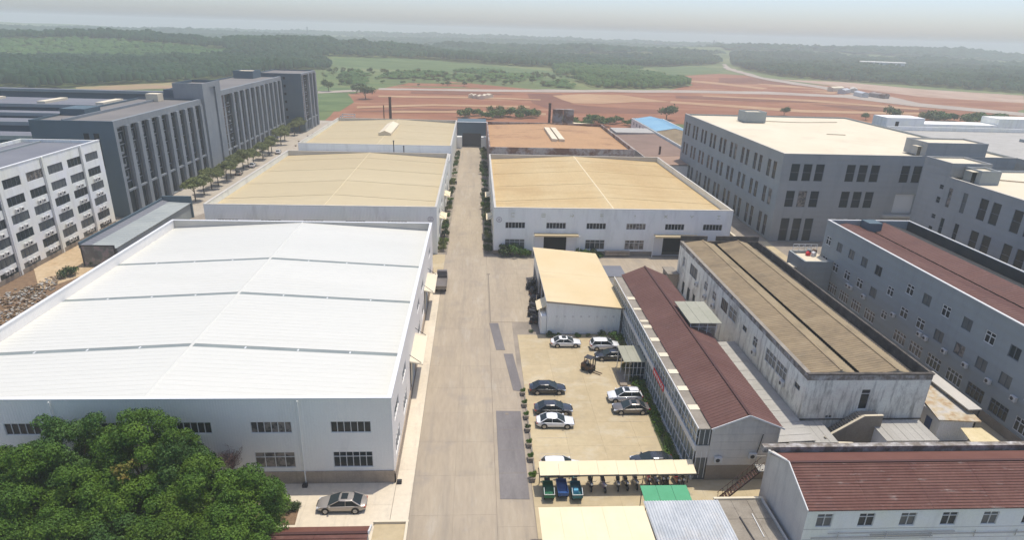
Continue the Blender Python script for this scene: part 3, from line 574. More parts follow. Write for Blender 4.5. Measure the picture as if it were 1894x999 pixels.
slabs('alley_road', -6.2, 1.7, 128, 262, 2, 22, 'road')
slabs('road_shoulder', 2.4, 6.2, 38, 94.6, 1, 11, 'road')
slabs('parking_ground', 6.9, 24.1, 56.2, 90, 4, 7, 'concrete')
slabs('court_ground', 2.4, 62.4, 94.7, 128, 10, 6, 'road', z=-.01, skip=lambda x, y: (12 < x < 23 and y < 115) or (27 < x < 33 and y < 98) or (40 < x < 54 and y < 111))
slabs('west_court', -56, -6.5, 117.4, 128.2, 9, 2, 'concrete')
slabs('apron_strip', -8.3, -6.5, 49, 117.3, 1, 17, 'apron')
slabs('front_pavement', -26, -8.35, 44.5, 55.2, 4, 3, 'apron')
slabs('bike_park_ground', 6.3, 34, 46, 56.1, 6, 2, 'concrete', z=-.01)
slabs('east_lane', 62.5, 70.5, 60, 139.9, 2, 14, 'concrete', z=-.02)
sheet('west_street', [(-85.2,155.5),(-70.5,155),(-57,200),(-57,330),(-80,330),(-85,265)], -.02, mat('dusty_street', (.36,.31,.24), .95, (.43,.385,.32), .08, fine=.12, fine_scale=.8, kind=None) if False else mat('dusty_street', (.36,.31,.24), .95, (.43,.385,.32), .08, fine=.12, fine_scale=.8))
sheet('building_site_ground', [(-88,60),(-57.8,60),(-57.8,119),(-77,119.5),(-77,155),(-86,148)], -.02, MT['soil'])
sheet('sandy_site_ground', [(-86,118),(-78,107),(-73,118),(-77.5,150),(-85.8,150)], .03, mat('ochre_site_sand', (.42,.30,.17), .98, (.52,.41,.27), .2, fine=.2, fine_scale=1.5))
sheet('earth_bed', [(-21.1,51.4),(-17.7,51.4),(-17.5,49.0),(-20.4,49.0),(-34,48),(-34,52)], .03, MT['soil'])
sheet('grass_verge', [(22.2,57.2),(23.9,57.2),(24.0,77),(22.8,77)], .05, mat('verge_soil', (.07,.10,.03), 1, (.14,.13,.07), 1.5, fine=.2))
for name, pts, lb in (('steel_plate', [(2.4,94.2),(3.9,94.2),(4.7,84.8),(3.3,84.8)], 'smallest steel plate on the road, beside the yellow-roofed shed'),
               ('steel_plate', [(4.4,83.6),(5.8,83.6),(6.6,73.0),(5.3,73.3)], 'narrow steel plate on the road next to the dark parked cars'),
               ('weighbridge', [(2.8,68.4),(6.0,68.3),(5.9,52.1),(2.8,52.2)], 'large purple-grey weighbridge deck sunk in the road')):
    b = MB(); n = len(pts); i0 = pts
    b.v = [(x,y,-.05) for x,y in pts]+[(x,y,.035) for x,y in pts]; b.f = [(0,3,2,1),(4,5,6,7),(0,1,5,4),(1,2,6,5),(2,3,7,6),(3,0,4,7)]; b.m = [0]*6
    o = b.build(name, 'steel_plate'); tag(o, lb, 'steel plate' if name == 'steel_plate' else 'weighbridge')
    if name == 'weighbridge':
        e = MB()
        for k in range(1, 4):
            t = k/4; p = [pts[0][j]*(1-t)+pts[3][j]*t for j in (0,1)]; q = [pts[1][j]*(1-t)+pts[2][j]*t for j in (0,1)]
            e.box(p[0]+.03, p[1]-.02, .036, q[0]-.03, p[1]+.02, .042)
        e.box(pts[0][0]+1.2, pts[0][1]-.9, .036, pts[0][0]+1.6, pts[0][1]-.5, .05)
        add_part(e, 'plate_joint', 'joint', o)
b = MB(); b.box(2.5,94.4,-.03,2.72,116.4,.012); b.box(2.3,116.4,-.03,2.95,117,.014); tag(b.build('drain_cover', 'joint'), 'long narrow drain cover running up the road', 'drain')
b = MB(); b.box(-1.9,0,0,1.9,.05,.012)
pl = b.mesh('parking_line', mat('worn_white_line', (.52,.47,.38), .9, (.44,.385,.30), .8, fine=.2))
for i, y in enumerate((59.6, 62.6, 65.9, 69.0, 72.2)):
    for x in (9.6, 20.3): tag(place(pl, 'parking_line', None, (x, y, .004)), kind='structure')

# ================================================================== FACTORY HALLS
def hall(name, label, x0, x1, y0, y1, H, ridge_x, z_ridge, z_eave, bays, roof_mat, wall_mat, side_mat, front=(), east=(), west=(), cap='parapet', strip='skylight', strip_w=.8, rib=.9, ribh=.05, cap_h=.08, ridge_mat='white_metal', inner='parapet'):
    t = thing(name, label, 'factory hall')
    W, L_ = x1-x0, y1-y0
    wall_windows(t, (x0,y0,0), (1,0), W, H, front, wall_mat)
    facade(t, (x1,y1,0), (-1,0), W, H, [], inner)
    wall_windows(t, (x1,y0,0), (0,1), L_, H, east, side_mat)
    facade(t, (x0,y1,0), (0,-1), L_, H, [], side_mat if not west else side_mat) if not west else wall_windows(t, (x0,y1,0), (0,-1), L_, H, west, side_mat)
    c = MB(); w = .42
    c.box(x0-.05,y0-.05,H,x1+.05,y0+w,H+cap_h); c.box(x0-.05,y1-w,H,x1+.05,y1+.05,H+cap_h)
    c.box(x0-.05,y0+w,H,x0+w,y1-w,H+cap_h-.004); c.box(x1-w,y0+w,H,x1+.05,y1-w,H+cap_h-.004)
    add_part(c, 'coping', cap, t)
    ys = [y0+.36]+list(bays)+[y1-.36]
    for i in range(len(ys)-1):
        a = ys[i]+(strip_w/2 if i else 0); e = ys[i+1]-(strip_w/2 if i < len(ys)-2 else 0)
        slope_panel(t, x0+.36, z_eave, ridge_x, z_ridge, a, e, roof_mat, rib=rib, ribh=ribh)
        slope_panel(t, ridge_x, z_ridge, x1-.36, z_eave, a, e, roof_mat, rib=rib, ribh=ribh)
        if i:
            y = ys[i]
            for (xa, za, xb, zb) in ((x0+.36, z_eave, ridge_x, z_ridge), (ridge_x, z_ridge, x1-.36, z_eave)):
                s = MB(); s.hexa([(xa,y-strip_w/2,za-.3),(xb,y-strip_w/2,zb-.3),(xb,y+strip_w/2,zb-.3),(xa,y+strip_w/2,za-.3),(xa,y-strip_w/2,za-.03),(xb,y-strip_w/2,zb-.03),(xb,y+strip_w/2,zb-.03),(xa,y+strip_w/2,za-.03)])
                o = add_part(s, 'skylight_strip' if strip == 'skylight' else 'roof_seam', strip, t)
                if strip == 'skylight':
                    for q in range(1, 4):
                        f = q/4; xx = xa+(xb-xa)*f; zz = za+(zb-za)*f
                        j = MB(); j.box(xx-.06, y-strip_w*.3, zz-.06, xx+.12, y+strip_w*.3, zz-.01); j.build('joint_plate', 'white_metal', o)
    r_ = MB(); r_.prism([(ridge_x-.2,z_ridge-.02),(ridge_x+.2,z_ridge-.02),(ridge_x+.05,z_ridge+.1),(ridge_x-.05,z_ridge+.1)], 'y', y0+.37, y1-.37)
    add_part(r_, 'ridge_cap', ridge_mat, t)
    return t
U = dict(nx=6, glass='glass'); Lw = dict(nx=6, transom=.68)
fr = []
for k, x in enumerate((-47.1,-39.1,-31.0,-22.95,-14.85)):
    fr.append((x+57.6, 6.38, 4.15, 1.4, dict(nx=6, glass='glass'))); fr.append((x+57.6, 2.0, 4.15, 2.0, dict(nx=6 if k != 3 else 4, transom=.68, glass='curtain' if k == 3 else 'glass')))
fr.append((1.5, 6.38, 3.8, 1.4, dict(nx=6)))
ea = []
for y in (57,64.5,84,91.5,107.5): ea += [(y-55.1, 6.38, 3.6, 1.4, dict(nx=4)), (y-55.1, 2.0, 3.6, 2.0, dict(nx=4, transom=.68))]
ea += [(18, 0.05, 5.4, 4.6, None), (41.8, .05, 5.4, 4.6, None)]
FL = hall('factory_hall', 'large white-roofed factory hall in the left foreground', -57.6, -8.5, 55.1, 117, 10.5, -33.2, 10.42, 9.05, (66.9, 82.4, 96.6), 'white_roof', 'grey_cladding', 'grey_cladding_side', fr, ea, cap='white_metal', inner='parapet', strip_w=.75, cap_h=.12, ribh=.02, ridge_mat='white_roof')
b = MB(); b.box(-57.66,54.98,0,-8.38,55.099,1.55); b.box(-8.499,54.98,0,-8.38,72.9,1.2); b.box(-8.499,78.7,0,-8.38,96.8,1.2); b.box(-8.499,102.4,0,-8.38,117,1.2); add_part(b, 'plinth', 'plinth', FL)
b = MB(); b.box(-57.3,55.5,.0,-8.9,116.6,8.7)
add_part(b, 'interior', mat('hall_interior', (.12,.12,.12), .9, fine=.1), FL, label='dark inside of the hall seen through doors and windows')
for y in (73.1, 96.9):
    for k in range(2):
        part_box(FL, 'sliding_door', -8.62, y+k*2.72, .08, -8.55, y+k*2.72+2.66, 4.55, 'fin_grey' if k else 'cream_flat')
    b = MB(); b.prism([(-8.5,4.95),(-6.75,4.62),(-6.75,4.75),(-8.5,5.15)], 'y', y-.9, y+7.4); o = add_part(b, 'door_canopy', 'cream_flat', FL)
    b = MB()
    for q in (y-.7, y+7.2): b.bar((-8.5,q,6.0),(-7.0,q,4.85),.06,.06); b.bar((-8.45,q,.0),(-8.45,q,4.9),.12,.12)
    b.build('canopy_strut', 'dark_steel', o)
for x in (-17.9, -42): b = MB(); b.tube((x,54.9,0),(x,54.9,10.4),.07); add_part(b, 'downpipe', 'grey_cladding', FL)
settle(FL, (-8.5, 55.1, 0))
for x, y in ((-17.9, 54.5), (-8.0, 54.9)):
    b = MB(); b.box(-.25,-.2,0,.25,.2,.35); b.box(-.2,-.15,.35,.2,.15,.4)
    tag(b.build('drain_box', 'dark_steel', None, (x, y, 0)), 'small dark drain box at the foot of the white hall '+('under its front wall' if x < -10 else 'by its right corner'), 'drain box')

def rb_front(x0, xs_up, xs_low, doors):
    o = [(x-x0, 5.95, 4.3, 1.4, dict(nx=6)) for x in xs_up] + [(x-x0, 1.3, 4.3, 2.2, dict(nx=4, transom=.72, glass=g_)) for x, g_ in xs_low]
    return o + [(x-x0, .02, 5.0, 4.7, None) for x in doors]
sd = lambda y0, ys: [(y-y0, 5.9, 4, 1.4, dict(nx=5)) for y in ys]+[(y-y0, 1.4, 4, 2.1, dict(nx=5, transom=.7)) for y in ys]
RB = hall('factory_hall', 'ochre-roofed factory hall with two dark door openings right of the alley', 3.95, 56.3, 128.8, 190, 10.5, 29.9, 10.4, 9.1, (139.4,153.6,168.3,183), 'beige_roof_b', 'pale_wall', 'pale_wall_side',
    rb_front(3.95, (6.4,15.3,24.1,32.9,41.5,50.0), ((6.4,'glass_grey'),(24.1,'glass'),(32.9,'curtain')), (14.9,41.4)), west=sd(0,(8,18,28,38,48)), strip='roof_seam_m' if False else 'plinth', strip_w=.3, rib=.75, ridge_mat='cream_sheet')
b = MB(); b.box(3.9,128.68,0,14.5,128.799,.9); b.box(20.3,128.68,0,40.9,128.799,.9); b.box(46.8,128.68,0,56.35,128.799,.9); add_part(b, 'plinth', 'brown_stone', RB)
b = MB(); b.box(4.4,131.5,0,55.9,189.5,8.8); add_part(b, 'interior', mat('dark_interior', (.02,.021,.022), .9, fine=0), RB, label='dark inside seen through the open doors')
for x in (14.9, 41.4):
    b = MB(); b.box(x-2.2,127.2,4.86,x+7.4,128.79,4.98); b.box(x-2.2,127.1,4.66,x+7.4,127.22,5.0); o = add_part(b, 'door_canopy', 'yellow_sheet', RB)
    b = MB(); b.box(x-2.6,127.4,0,x-2.48,127.52,4.7); b.box(x+7.7,127.4,0,x+7.82,127.52,4.7); b.box(x-2.6,127.4,4.7,x+7.82,127.52,4.82); b.build('canopy_post', 'pale_wall', o)
    part_box(RB, 'sliding_door', x-2.1, 128.66, .05, x-.02, 128.74, 4.5, 'white_metal'); part_box(RB, 'sliding_door', x+5.02, 128.66, .05, x+7.2, 128.74, 4.5, 'white_metal')
# faded emblem and faded yellow characters on the wall
def strokes(parent, name, segs, x, z, s, y, material, w=.1):
    b = MB()
    for (a, c, d, e) in segs: b.bar((x+a*s,y-.03,z+c*s),(x+d*s,y-.03,z+e*s), .03, w)
    return add_part(b, name, material, parent)
fy = mat('faded_yellow_lettering', (.50,.50,.36), .8, fine=.05); fr_ = mat('faded_red_emblem', (.40,.33,.36), .8, fine=.05)
for (tt, ex, ey) in ((RB, 5.05, 128.8),):
    ring = [(math.cos(a)*.62, math.sin(a)*.62, math.cos(a+.393)*.62, math.sin(a+.393)*.62) for a in [k*.393 for k in range(16)]]
    strokes(tt, 'emblem', ring+[(-.3,.2,.3,.2),(-.3,-.2,.3,-.2),(0,.35,0,-.35)], ex, 7.9, .9, ey, fr_)
box_ = [(0,0,1,0),(1,0,1,1),(1,1,0,1),(0,1,0,0)]
gl = [[(1,1,.1,1),(.1,1,.1,0),(.1,0,1,0)], box_+[(0,.5,1,.5)], [(0,0,0,1),(.6,1,1,.6),(1,.6,.7,0),(.2,.4,.8,.4)], [(0,1,1,1),(0,.5,1,.5),(.5,1,.5,0)], [(.5,0,.5,1),(.3,.8,.7,.6)], [(0,.2,1,1),(0,1,1,.1)], [(0,1,.5,.5),(1,1,.5,.5),(.5,.5,.5,0)], [(0,1,1,1),(.5,1,.5,.2),(0,0,1,0)]]
for k, x in enumerate((7.6, 14.2, 20.4, 26.9, 34.2, 41.0, 46.8, 52.8)): strokes(RB, 'wall_letter', gl[k], x, 8.6, .75, 128.8, fy)
settle(RB, (3.95, 128.8, 0))
LB = hall('factory_hall', 'beige-roofed factory hall left of the alley, behind the white hall', -56.5, -8.3, 128.5, 190, 10.5, -32, 10.4, 9.1, (138.5,152.6,166.9,181.5), 'beige_roof', 'pale_wall', 'pale_wall_side',
    [(x+56.5, 5.95, 4.2, 1.4, dict(nx=6)) for x in (-54,-45.2,-36.4,-27.6,-18.8,-13.2)][:5]+[(42.6,5.95,4.2,1.4,dict(nx=6))][:0]+[(x+56.5,1.3,4.2,2.2,dict(nx=4,transom=.7)) for x in (-54,-36.4,-18.8)], east=sd(0,(8,18,38,48)), strip='plinth', strip_w=.3, rib=.75, ridge_mat='beige_roof')
ring = [(math.cos(a)*.62, math.sin(a)*.62, math.cos(a+.393)*.62, math.sin(a+.393)*.62) for a in [k*.393 for k in range(16)]]
strokes(LB, 'emblem', ring+[(-.3,.2,.3,.2),(-.3,-.2,.3,-.2),(0,.35,0,-.35)], -9.6, 7.9, .9, 128.5, fr_)
settle(LB, (-8.3, 128.5, 0))
LC = hall('factory_hall', 'farthest beige-roofed hall left of the alley with a roof vent hood', -56.8, -8.1, 203, 264, 10.5, -32, 10.45, 9.3, (218,234,250), 'beige_roof', 'pale_wall', 'pale_wall_side', strip='plinth', strip_w=.25, rib=.9, ridge_mat='beige_roof')
b = MB(); b.prism([(-34.2,9.9),(-34.2,11.2),(-32,12.1),(-29.8,11.2),(-29.8,9.9)], 'y', 222, 246); o = add_part(b, 'vent_hood', 'cream_flat', LC)
settle(LC, (-8.1, 203, 0))
RC = hall('factory_hall', 'rusty tan-roofed hall right of the alley with rust-streaked parapets', 4.2, 52, 202.3, 262, 10.5, 28, 10.2, 9.4, (232,), 'rust_roof', 'rust_wall', 'rust_wall', cap='rust_wall', strip='rust_wall', strip_w=.12, rib=1.1, ridge_mat='rust_roof', inner='rust_wall')
for x in (26.4, 28.9):
    b = MB(); b.hexa([(x,218,10.0),(x+2,218,9.9),(x+2,246,9.9),(x,246,10.0),(x,218,11.1),(x+2,218,11.0),(x+2,246,11.0),(x,246,11.1)]); add_part(b, 'vent_hood', 'cream_flat', RC)
settle(RC, (4.2, 202.3, 0))
# links between front and rear halls
for x0, x1, lb in ((-56.6, -8.2, 'left'), (4.1, 56, 'right')):
    t = thing('link_roof', 'low pale link roof between the two '+lb+' factory halls', 'roof'); b = MB(); b.box(x0,190.1,7.6,x1,202.2 if x0 > 0 else 202.9,8.1); add_part(b, 'roof_deck', 'parapet', t)
    b = MB(); b.box(x0+.1,190.1,0,x1-.1,202.2,7.59); add_part(b, 'wall', 'pale_wall', t); settle(t, (x0, 190.1, 0))
b = None
AE = thing('cross_building', 'dark blue-grey building closing the far end of the alley', 'building')
facade(AE, (-8.0,262.5,0), (1,0), 12.1, 10, [(2.3,0,7.6,5.6)], 'dark_grey', t=.4, through=[(2.3,0,7.6,5.6)])
part_box(AE, 'wall', -8.0, 264.2, 0, 4.1, 275, 9.9, 'dark_grey'); part_box(AE, 'opening_dark_panel', -5.9, 263.9, .02, 2.1, 264.1, 5.8, 'dark_steel'); part_box(AE, 'side_wall', -8.0, 258.5, 0, -5.9, 262.4, 4.6, 'pale_wall'); part_box(AE, 'side_wall', 2.0, 258.5, 0, 4.1, 262.4, 4.6, 'pale_wall')  # dark panel at the back of the opening stands for the shade inside
part_box(AE, 'coping', -8.2, 262.4, 10.0, 4.3, 263, 10.2, 'pale_wall'); settle(AE, (-8,262.5,0))
for x, y, r_, h, lb in ((-37.2,278,.6,9.5,'tall rusty chimney behind the far left hall'),(-40,276,.22,6.0,'thin dark pipe beside the tall rusty chimney'),(32,278,.6,8.5,'rusty chimney behind the rusty-walled hall')):
    y = 278; b = MB(); b.tube((0,0,0),(0,0,h+8),r_,r_*.92,12); o = b.build('chimney', 'rust_steel', None, (x, y, 0)); tag(o, lb, 'chimney')
    b = MB(); b.tube((0,0,h+8),(0,0,h+8.4),r_*1.1,r_*1.1,12); b.build('chimney_rim', 'rust_steel', o)
b = MB(); b.box(-4.5,-1.5,0,-.3,1.5,14.2); b.box(.3,-1.5,0,4.5,1.5,14.0); b.box(-4.6,-1.6,14.25,4.6,1.6,14.4); tag(b.build('rusty_tank_frame', 'rust_wall', None, (38,278,0)), 'rusty brown tank housing behind the rusty-walled hall', 'tank housing')
for k, (x, y, z0, x1, lb) in enumerate((((57.0,363.0)[0]*.75, 268, 8.8, 12, 'rusty conveyor roof behind the rusty hall'), (-50, 268, 8.6, 22, 'dark pipe gantry behind the far left hall'))):
    b = MB(); b.box(0,0,z0,x1,2.2,z0+.5)
    for q in range(0, int(x1), 4): b.box(q,.2,0,q+.25,.45,z0)
    tag(b.build('pipe_gantry', 'rust_steel', None, (x if k == 0 else -52, y, 0)), lb, 'gantry')
for x, y, h, lb in ((-25.7,196.5,12.8,'taller thin flue rising between the two left halls'),(-22.6,196.5,11.2,'shorter thin flue rising between the two left halls')):
    b = MB(); b.tube((0,0,8),(0,0,h),.16,.16,8); b.tube((0,0,h),(0,0,h+.25),.24,.24,8); tag(b.build('flue_pipe', 'dark_steel', None, (x,y,0)), lb, 'flue')

def roof_hut(parent, x0, y0, z0, x1, y1, z1, mt='cool_wall', door=None):
    facade(parent, (x0,y0,z0), (1,0), x1-x0, z1-z0, [], mt, 'roof_hut'); facade(parent, (x0,y1,z0), (0,-1), y1-y0, z1-z0, [door] if door else [], mt, 'roof_hut')
    facade(parent, (x1,y0,z0), (0,1), y1-y0, z1-z0, [], mt, 'roof_hut'); facade(parent, (x1,y1,z0), (-1,0), x1-x0, z1-z0, [], mt, 'roof_hut')
    part_box(parent, 'hut_roof', x0+.36, y0+.36, z1-.7, x1-.36, y1-.36, z1-.35, 'cream_flat')

# ================================================================== LEFT: DARK GREY BUILDING
DL = thing('office_block', 'long dark grey multi-storey building with tall vertical fins at the left', 'building')
def fin_block(x, y0, y1, H, nfin, base_z, rear, ledge=True, top=1.6):
    """east face at x: recessed dark glazing between fins, ledge above the ground floor"""
    facade(DL, (x,y0,0), (0,1), y1-y0, H, [(1.2 if y0 < 160 else .6, .2, (y1-y0)-(2.0 if y0 < 160 else 1.2), H-top-.2)], 'slate_fin', t=.9, reveal=.85)
    facade(DL, (x-rear,y0,0), (1,0), rear, H, [], 'dark_grey'); facade(DL, (x,y1,0), (-1,0), rear, H, [], 'dark_grey'); facade(DL, (x-rear,y1,0), (0,-1), y1-y0, H, [], 'dark_grey')
    part_box(DL, 'roof', x-rear+.36, y0+.36, H-1.0, x-.95, y1-.36, H-.45, 'flat_roof_grey')
    a0, a1 = y0+(1.2 if y0 < 160 else .6), y1-.7; step = (a1-a0)/nfin
    fin = MB(); fin.box(0,0,0,.75,step*.30,H-top-.2); fm = fin.mesh('fin', 'slate_fin')
    gl_ = MB(); gl_.face([(0,0,0),(0,step*.7,0),(0,step*.7,H-top-.2),(0,0,H-top-.2)]); gm = gl_.mesh('glazing', 'glass_teal')
    lv = MB(); z = base_z+2.0
    while z < H-top-1.2:
        lv.box(0,0,z,.10,step*.7,z+.22); lv.box(0,step*.1,z+.9,.35,step*.34,z+1.45); lv.box(.02,step*.45,z+.9,.05,step*.5,z+2.6); z += 3.05
    lm = lv.mesh('floor_band', 'frame_grey')
    lg = MB(); lg.box(0,0,0,.35,step*.7,.5); gm2 = lg.mesh('ledge', 'slate_fin')
    for k in range(nfin):
        y = a0+k*step
        place(gm, 'glazing', DL, (x-.84, y, .2)); o = place(lm, 'floor_band', DL, (x-.80, y, 0))
        if k or y0 < 160: place(fm, 'fin', DL, (x-.75+.4, y+step*.70, .2))
        if ledge: place(gm2, 'ledge', DL, (x-.2, y, base_z))
fin_block(-85.3, 153.5, 204, 23.4, 9, 6.2, 19)
fin_block(-85.0, 218, 287, 24.6, 12, 4.6, 18)
fin_block(-77.6, 292, 318, 25.5, 4, 4.6, 19.6, top=.8)
facade(DL, (-85.0+.5,204,0), (0,1), 14, 28.0, [(5.2,1.5,4.6,25)], 'slate_fin', t=.5, reveal=.45)
part_box(DL, 'glazing', -85.2, 209, 1.4, -85.05, 214, 26.6, 'dark_grey')
facade(DL, (-93.5,204,0), (1,0), 9, 28.0, [], 'slate_fin'); facade(DL, (-84.5,218,0), (-1,0), 9, 28.0, [], 'dark_grey'); facade(DL, (-93.5,218,0), (0,-1), 14, 28.0, [], 'dark_grey')
part_box(DL, 'roof', -93.1, 204.36, 26.7, -85, 217.6, 27.2, 'flat_roof_grey')
roof_hut(DL, -101, 276, 24.0, -93, 286, 27.2, 'dark_grey')
w_ = [(9.2, 2.8+3.4*k, .9, 1.2) for k in range(6)]
for q in w_: part_box(DL, 'window', -97.2+11.6, 291.95, 3.2+q[1], -97.2+12.5, 292.0, 4.3+q[1], 'glass')
for k in range(9): part_box(DL, 'column', -77.58, 292.5+k*2.8, .1, -77.3, 292.9+k*2.8, 5.0, 'slate_fin')
# south face detail and rear wings with long low roofs
for x in (-92.5, -90.2): part_box(DL, 'window_strip', x, 153.44, 12, x+1.2, 153.49, 20.5, 'glass')
part_box(DL, 'stair_tower', -104, 165, 0, -98, 172, 24.6, 'dark_grey')
part_box(DL, 'roof_tank', -99, 198, 23, -95.5, 201.5, 25.2, 'cream_flat')
part_box(DL, 'roof_kerb', -97.2, 154, 22.6, -96.8, 203, 23.6, 'slate_fin')
settle(DL, (-85.3, 153.5, 0))
for k, (y, z, d, h, lb) in enumerate(((160,17.5,9,1,'nearest long dark wing roof at the left edge'),(176,18.5,10,1,'second long dark wing roof from the front at the left edge'),(190,19,8,1,'third long dark wing roof from the front at the left edge'),(206,19.5,22,2,'wide grey wing roof with roof lights at the left edge'),(246,20,8,2,'farthest long wing roof at the left edge'))):
    t = thing('wing_building', lb, 'building')
    part_box(t, 'wall', -215, y, 0, -104.6, y+d, z, 'dark_grey'); part_box(t, 'roof', -215.3, y-.3, z+.004, -104.4, y+d+.3, z+.5, 'blue_roof_grey'); part_box(t, 'parapet', -215.3, y-.5, z+.1, -104.3, y-.28, z+1.1, 'fin_grey')
    if k == 3:
        for x in (-160, -140, -122): part_box(t, 'roof_light', x, y+6, z+.5, x+2.5, y+18, z+1.2, 'cream_flat')
    settle(t, (-104.6, y, 0))

# ================================================================== LEFT: WHITE APARTMENT BLOCK
WL = thing('dormitory_block', 'white six-storey block with rows of grey windows and AC units at the left edge', 'building')
wins = []
tops = (17.95, 14.6, 11.25, 7.9, 4.55, 1.9)
for j, y in enumerate((141.2,134.8,128.4,122.0,115.6,109.2,102.8,96.4)):
    for k, zt in enumerate(tops):
        h = 1.75 if k < 5 else 1.7
        wins.append((y-88, zt-h, 4.7, h, dict(nx=4, frame='frame_grey', glass=('glass_grey','glass_teal','glass_grey')[(j+k)%3], ft=.06)))
wall_windows(WL, (-85.8,88,0), (0,1), 59.6, 20, wins, 'cream_wall', t=.4, reveal=.3)
facade(WL, (-103,88,0), (1,0), 17.2, 20, [], 'cream_wall'); facade(WL, (-85.8,147.6,0), (-1,0), 17.2, 20, [], 'cream_wall'); facade(WL, (-103,147.6,0), (0,-1), 59.6, 20, [], 'cream_wall')
part_box(WL, 'roof', -102.6, 88.4, 18.6, -86.2, 147.2, 19.3, 'blue_roof_grey'); part_box(WL, 'roof_kerb', -98.6, 88.5, 19.3, -98.3, 147.1, 19.7, 'fin_grey')
pi = MB(); pi.box(0,-.2,0,.16,.2,20.05); pm = pi.mesh('pilaster', 'cream_wall')
for y in (140.1, 127.3, 114.5, 101.7): place(pm, 'pilaster', WL, (-85.78, y, 0))
for y in (142.4, 129.6, 116.8, 104): 
    b = MB(); b.tube((-85.7,y-2.9,0),(-85.7,y-2.9,19.8),.09,.09,6); add_part(b, 'downpipe', 'ac', WL)
part_box(WL, 'coping', -86.25, 87.95, 20.0, -85.72, 147.65, 20.12, 'white_metal')
for j, y in enumerate((141.2,134.8,128.4,122.0,115.6,109.2,102.8)):
    for k, zt in enumerate(tops[1:], 1):
        if k == 5: continue
        aircon(WL, (-85.8, y+1.6, zt-3.0), (0,1)); aircon(WL, (-85.8, y+2.9, zt-3.0), (0,1))
b = MB(); b.box(-85.79,88,0,-85.72,147.5,.9); add_part(b, 'plinth', 'brown_stone', WL)
settle(WL, (-85.8, 147.6, 0))
LR = thing('low_building', 'low grey-roofed single-storey building beside the white block', 'building')
part_box(LR, 'wall', -77.2, 120.4, 0, -70.9, 154.4, 3.6, 'fin_grey')
slope_panel(LR, -77.3, 4.4, -75.8, 4.0, 119.6, 154, 'blue_roof_grey', rib=1.2); slope_panel(LR, -75.8, 4.0, -70.6, 3.75, 119.6, 154, 'fin_grey', rib=1.2)
part_box(LR, 'parapet', -77.5, 154.05, 0, -70.5, 154.5, 5.4, 'dark_grey'); part_box(LR, 'parapet', -77.6, 119.6, 3.7, -77.31, 154.04, 4.9, 'dark_grey')
b = MB(); b.box(-77.3,119.4,0,-77.1,119.6,4.2); b.box(-71.0,119.4,0,-70.8,119.6,4.2); b.box(-77.3,119.4,4.2,-70.8,119.6,4.4); add_part(b, 'portal_frame', 'dark_steel', LR)
part_box(LR, 'glass_wall', -77.1, 119.5, .1, -71.0, 119.53, 4.2, mat('painted_reflection_glass', (.16,.15,.15), .25, (.34,.27,.26), .7, (.42,.6), fine=.2, spec=.6, col3=(.20,.22,.20)))  # pinkish mottle paints what the glass reflects and lets through
settle(LR, (-77.2, 119.5, 0))
# rubble and site clutter beside the white block
def heap(name, x, y, r_, h, n, material, seed, label, cat='rubble heap', kind=None):
    rg = random.Random(seed); b = MB()
    for _ in range(int(n*.8)):
        a = rg.random()*6.28; d = 1.25*r_*math.sqrt(rg.random()); s = rg.uniform(.12,.36); z = max(0, .7*h*(1-d/r_))*rg.random()
        cx, cy = math.cos(a)*d, math.sin(a)*d*1.3; t = rg.random()*3; c_, s_ = math.cos(t), math.sin(t)
        p = []
        for zz in (z, z+s*rg.uniform(.4,.9)):
            for (u, v) in ((-1,-1),(1,-1),(1,1),(-1,1)):
                uu, vv = u*s*.7*rg.uniform(.7,1.2), v*s*.5*rg.uniform(.7,1.2); p.append((cx+uu*c_-vv*s_, cy+uu*s_+vv*c_, zz))
        b.hexa(p, rg.randrange(len(material)))
    o = b.build(name, material, None, (x,y,0)); return tag(o, label, cat, kind='stuff')
for k, (x, y) in enumerate(((-78.8,100.6),(-79.5,105.2),(-75.8,95.4),(-78.7,107.7),(-78.8,111.6),(-75.9,101.8),(-75.7,97.4))):
    heap('rubble_heap', x, y, (3.4,2.6,3.0,2.2,1.6,2.0,2.2)[k], (1.1,.9,.8,.7,.6,.6,.5)[k], (240,150,160,120,70,90,90)[k], [MT['rubble'],MT['cement'],MT['soil'],MT['tin_pale']] if k%2 else [MT['rubble'],MT['soil'],MT['plinth'],MT['tin_pale']], k,
         ['largest heap of rubble beside the white block','pinkish heap of rubble under the white block windows','rubble heap at the left picture edge','rubble heap next to the white hall parapet','small rubble heap near the green bushes','low scatter of rubble between the heaps','flat rubble spread beside the left edge'][k])
for k, (x, y, s) in enumerate(((*(-77.2,113.8),1.7),(*(-76.8,114.9),1.3),(*(-75.5,122.7),1.6),(*(-75.7,125.9),1.5),(*(-76.1,120.2),1.0),(*(-77.8,162.3),1.6),(*(-74.3,158.9),1.4))):
    shrub_c(x, y, s, ['dark green bush on the sandy site beside the white hall','smaller bush right of the dark site bush','bush in front of the glass-ended low building','bush at the corner of the glass-ended low building','low bush left of the glass-ended low building','bush behind the low grey-roofed building','bush behind the far end of the low building'][k], None, k)

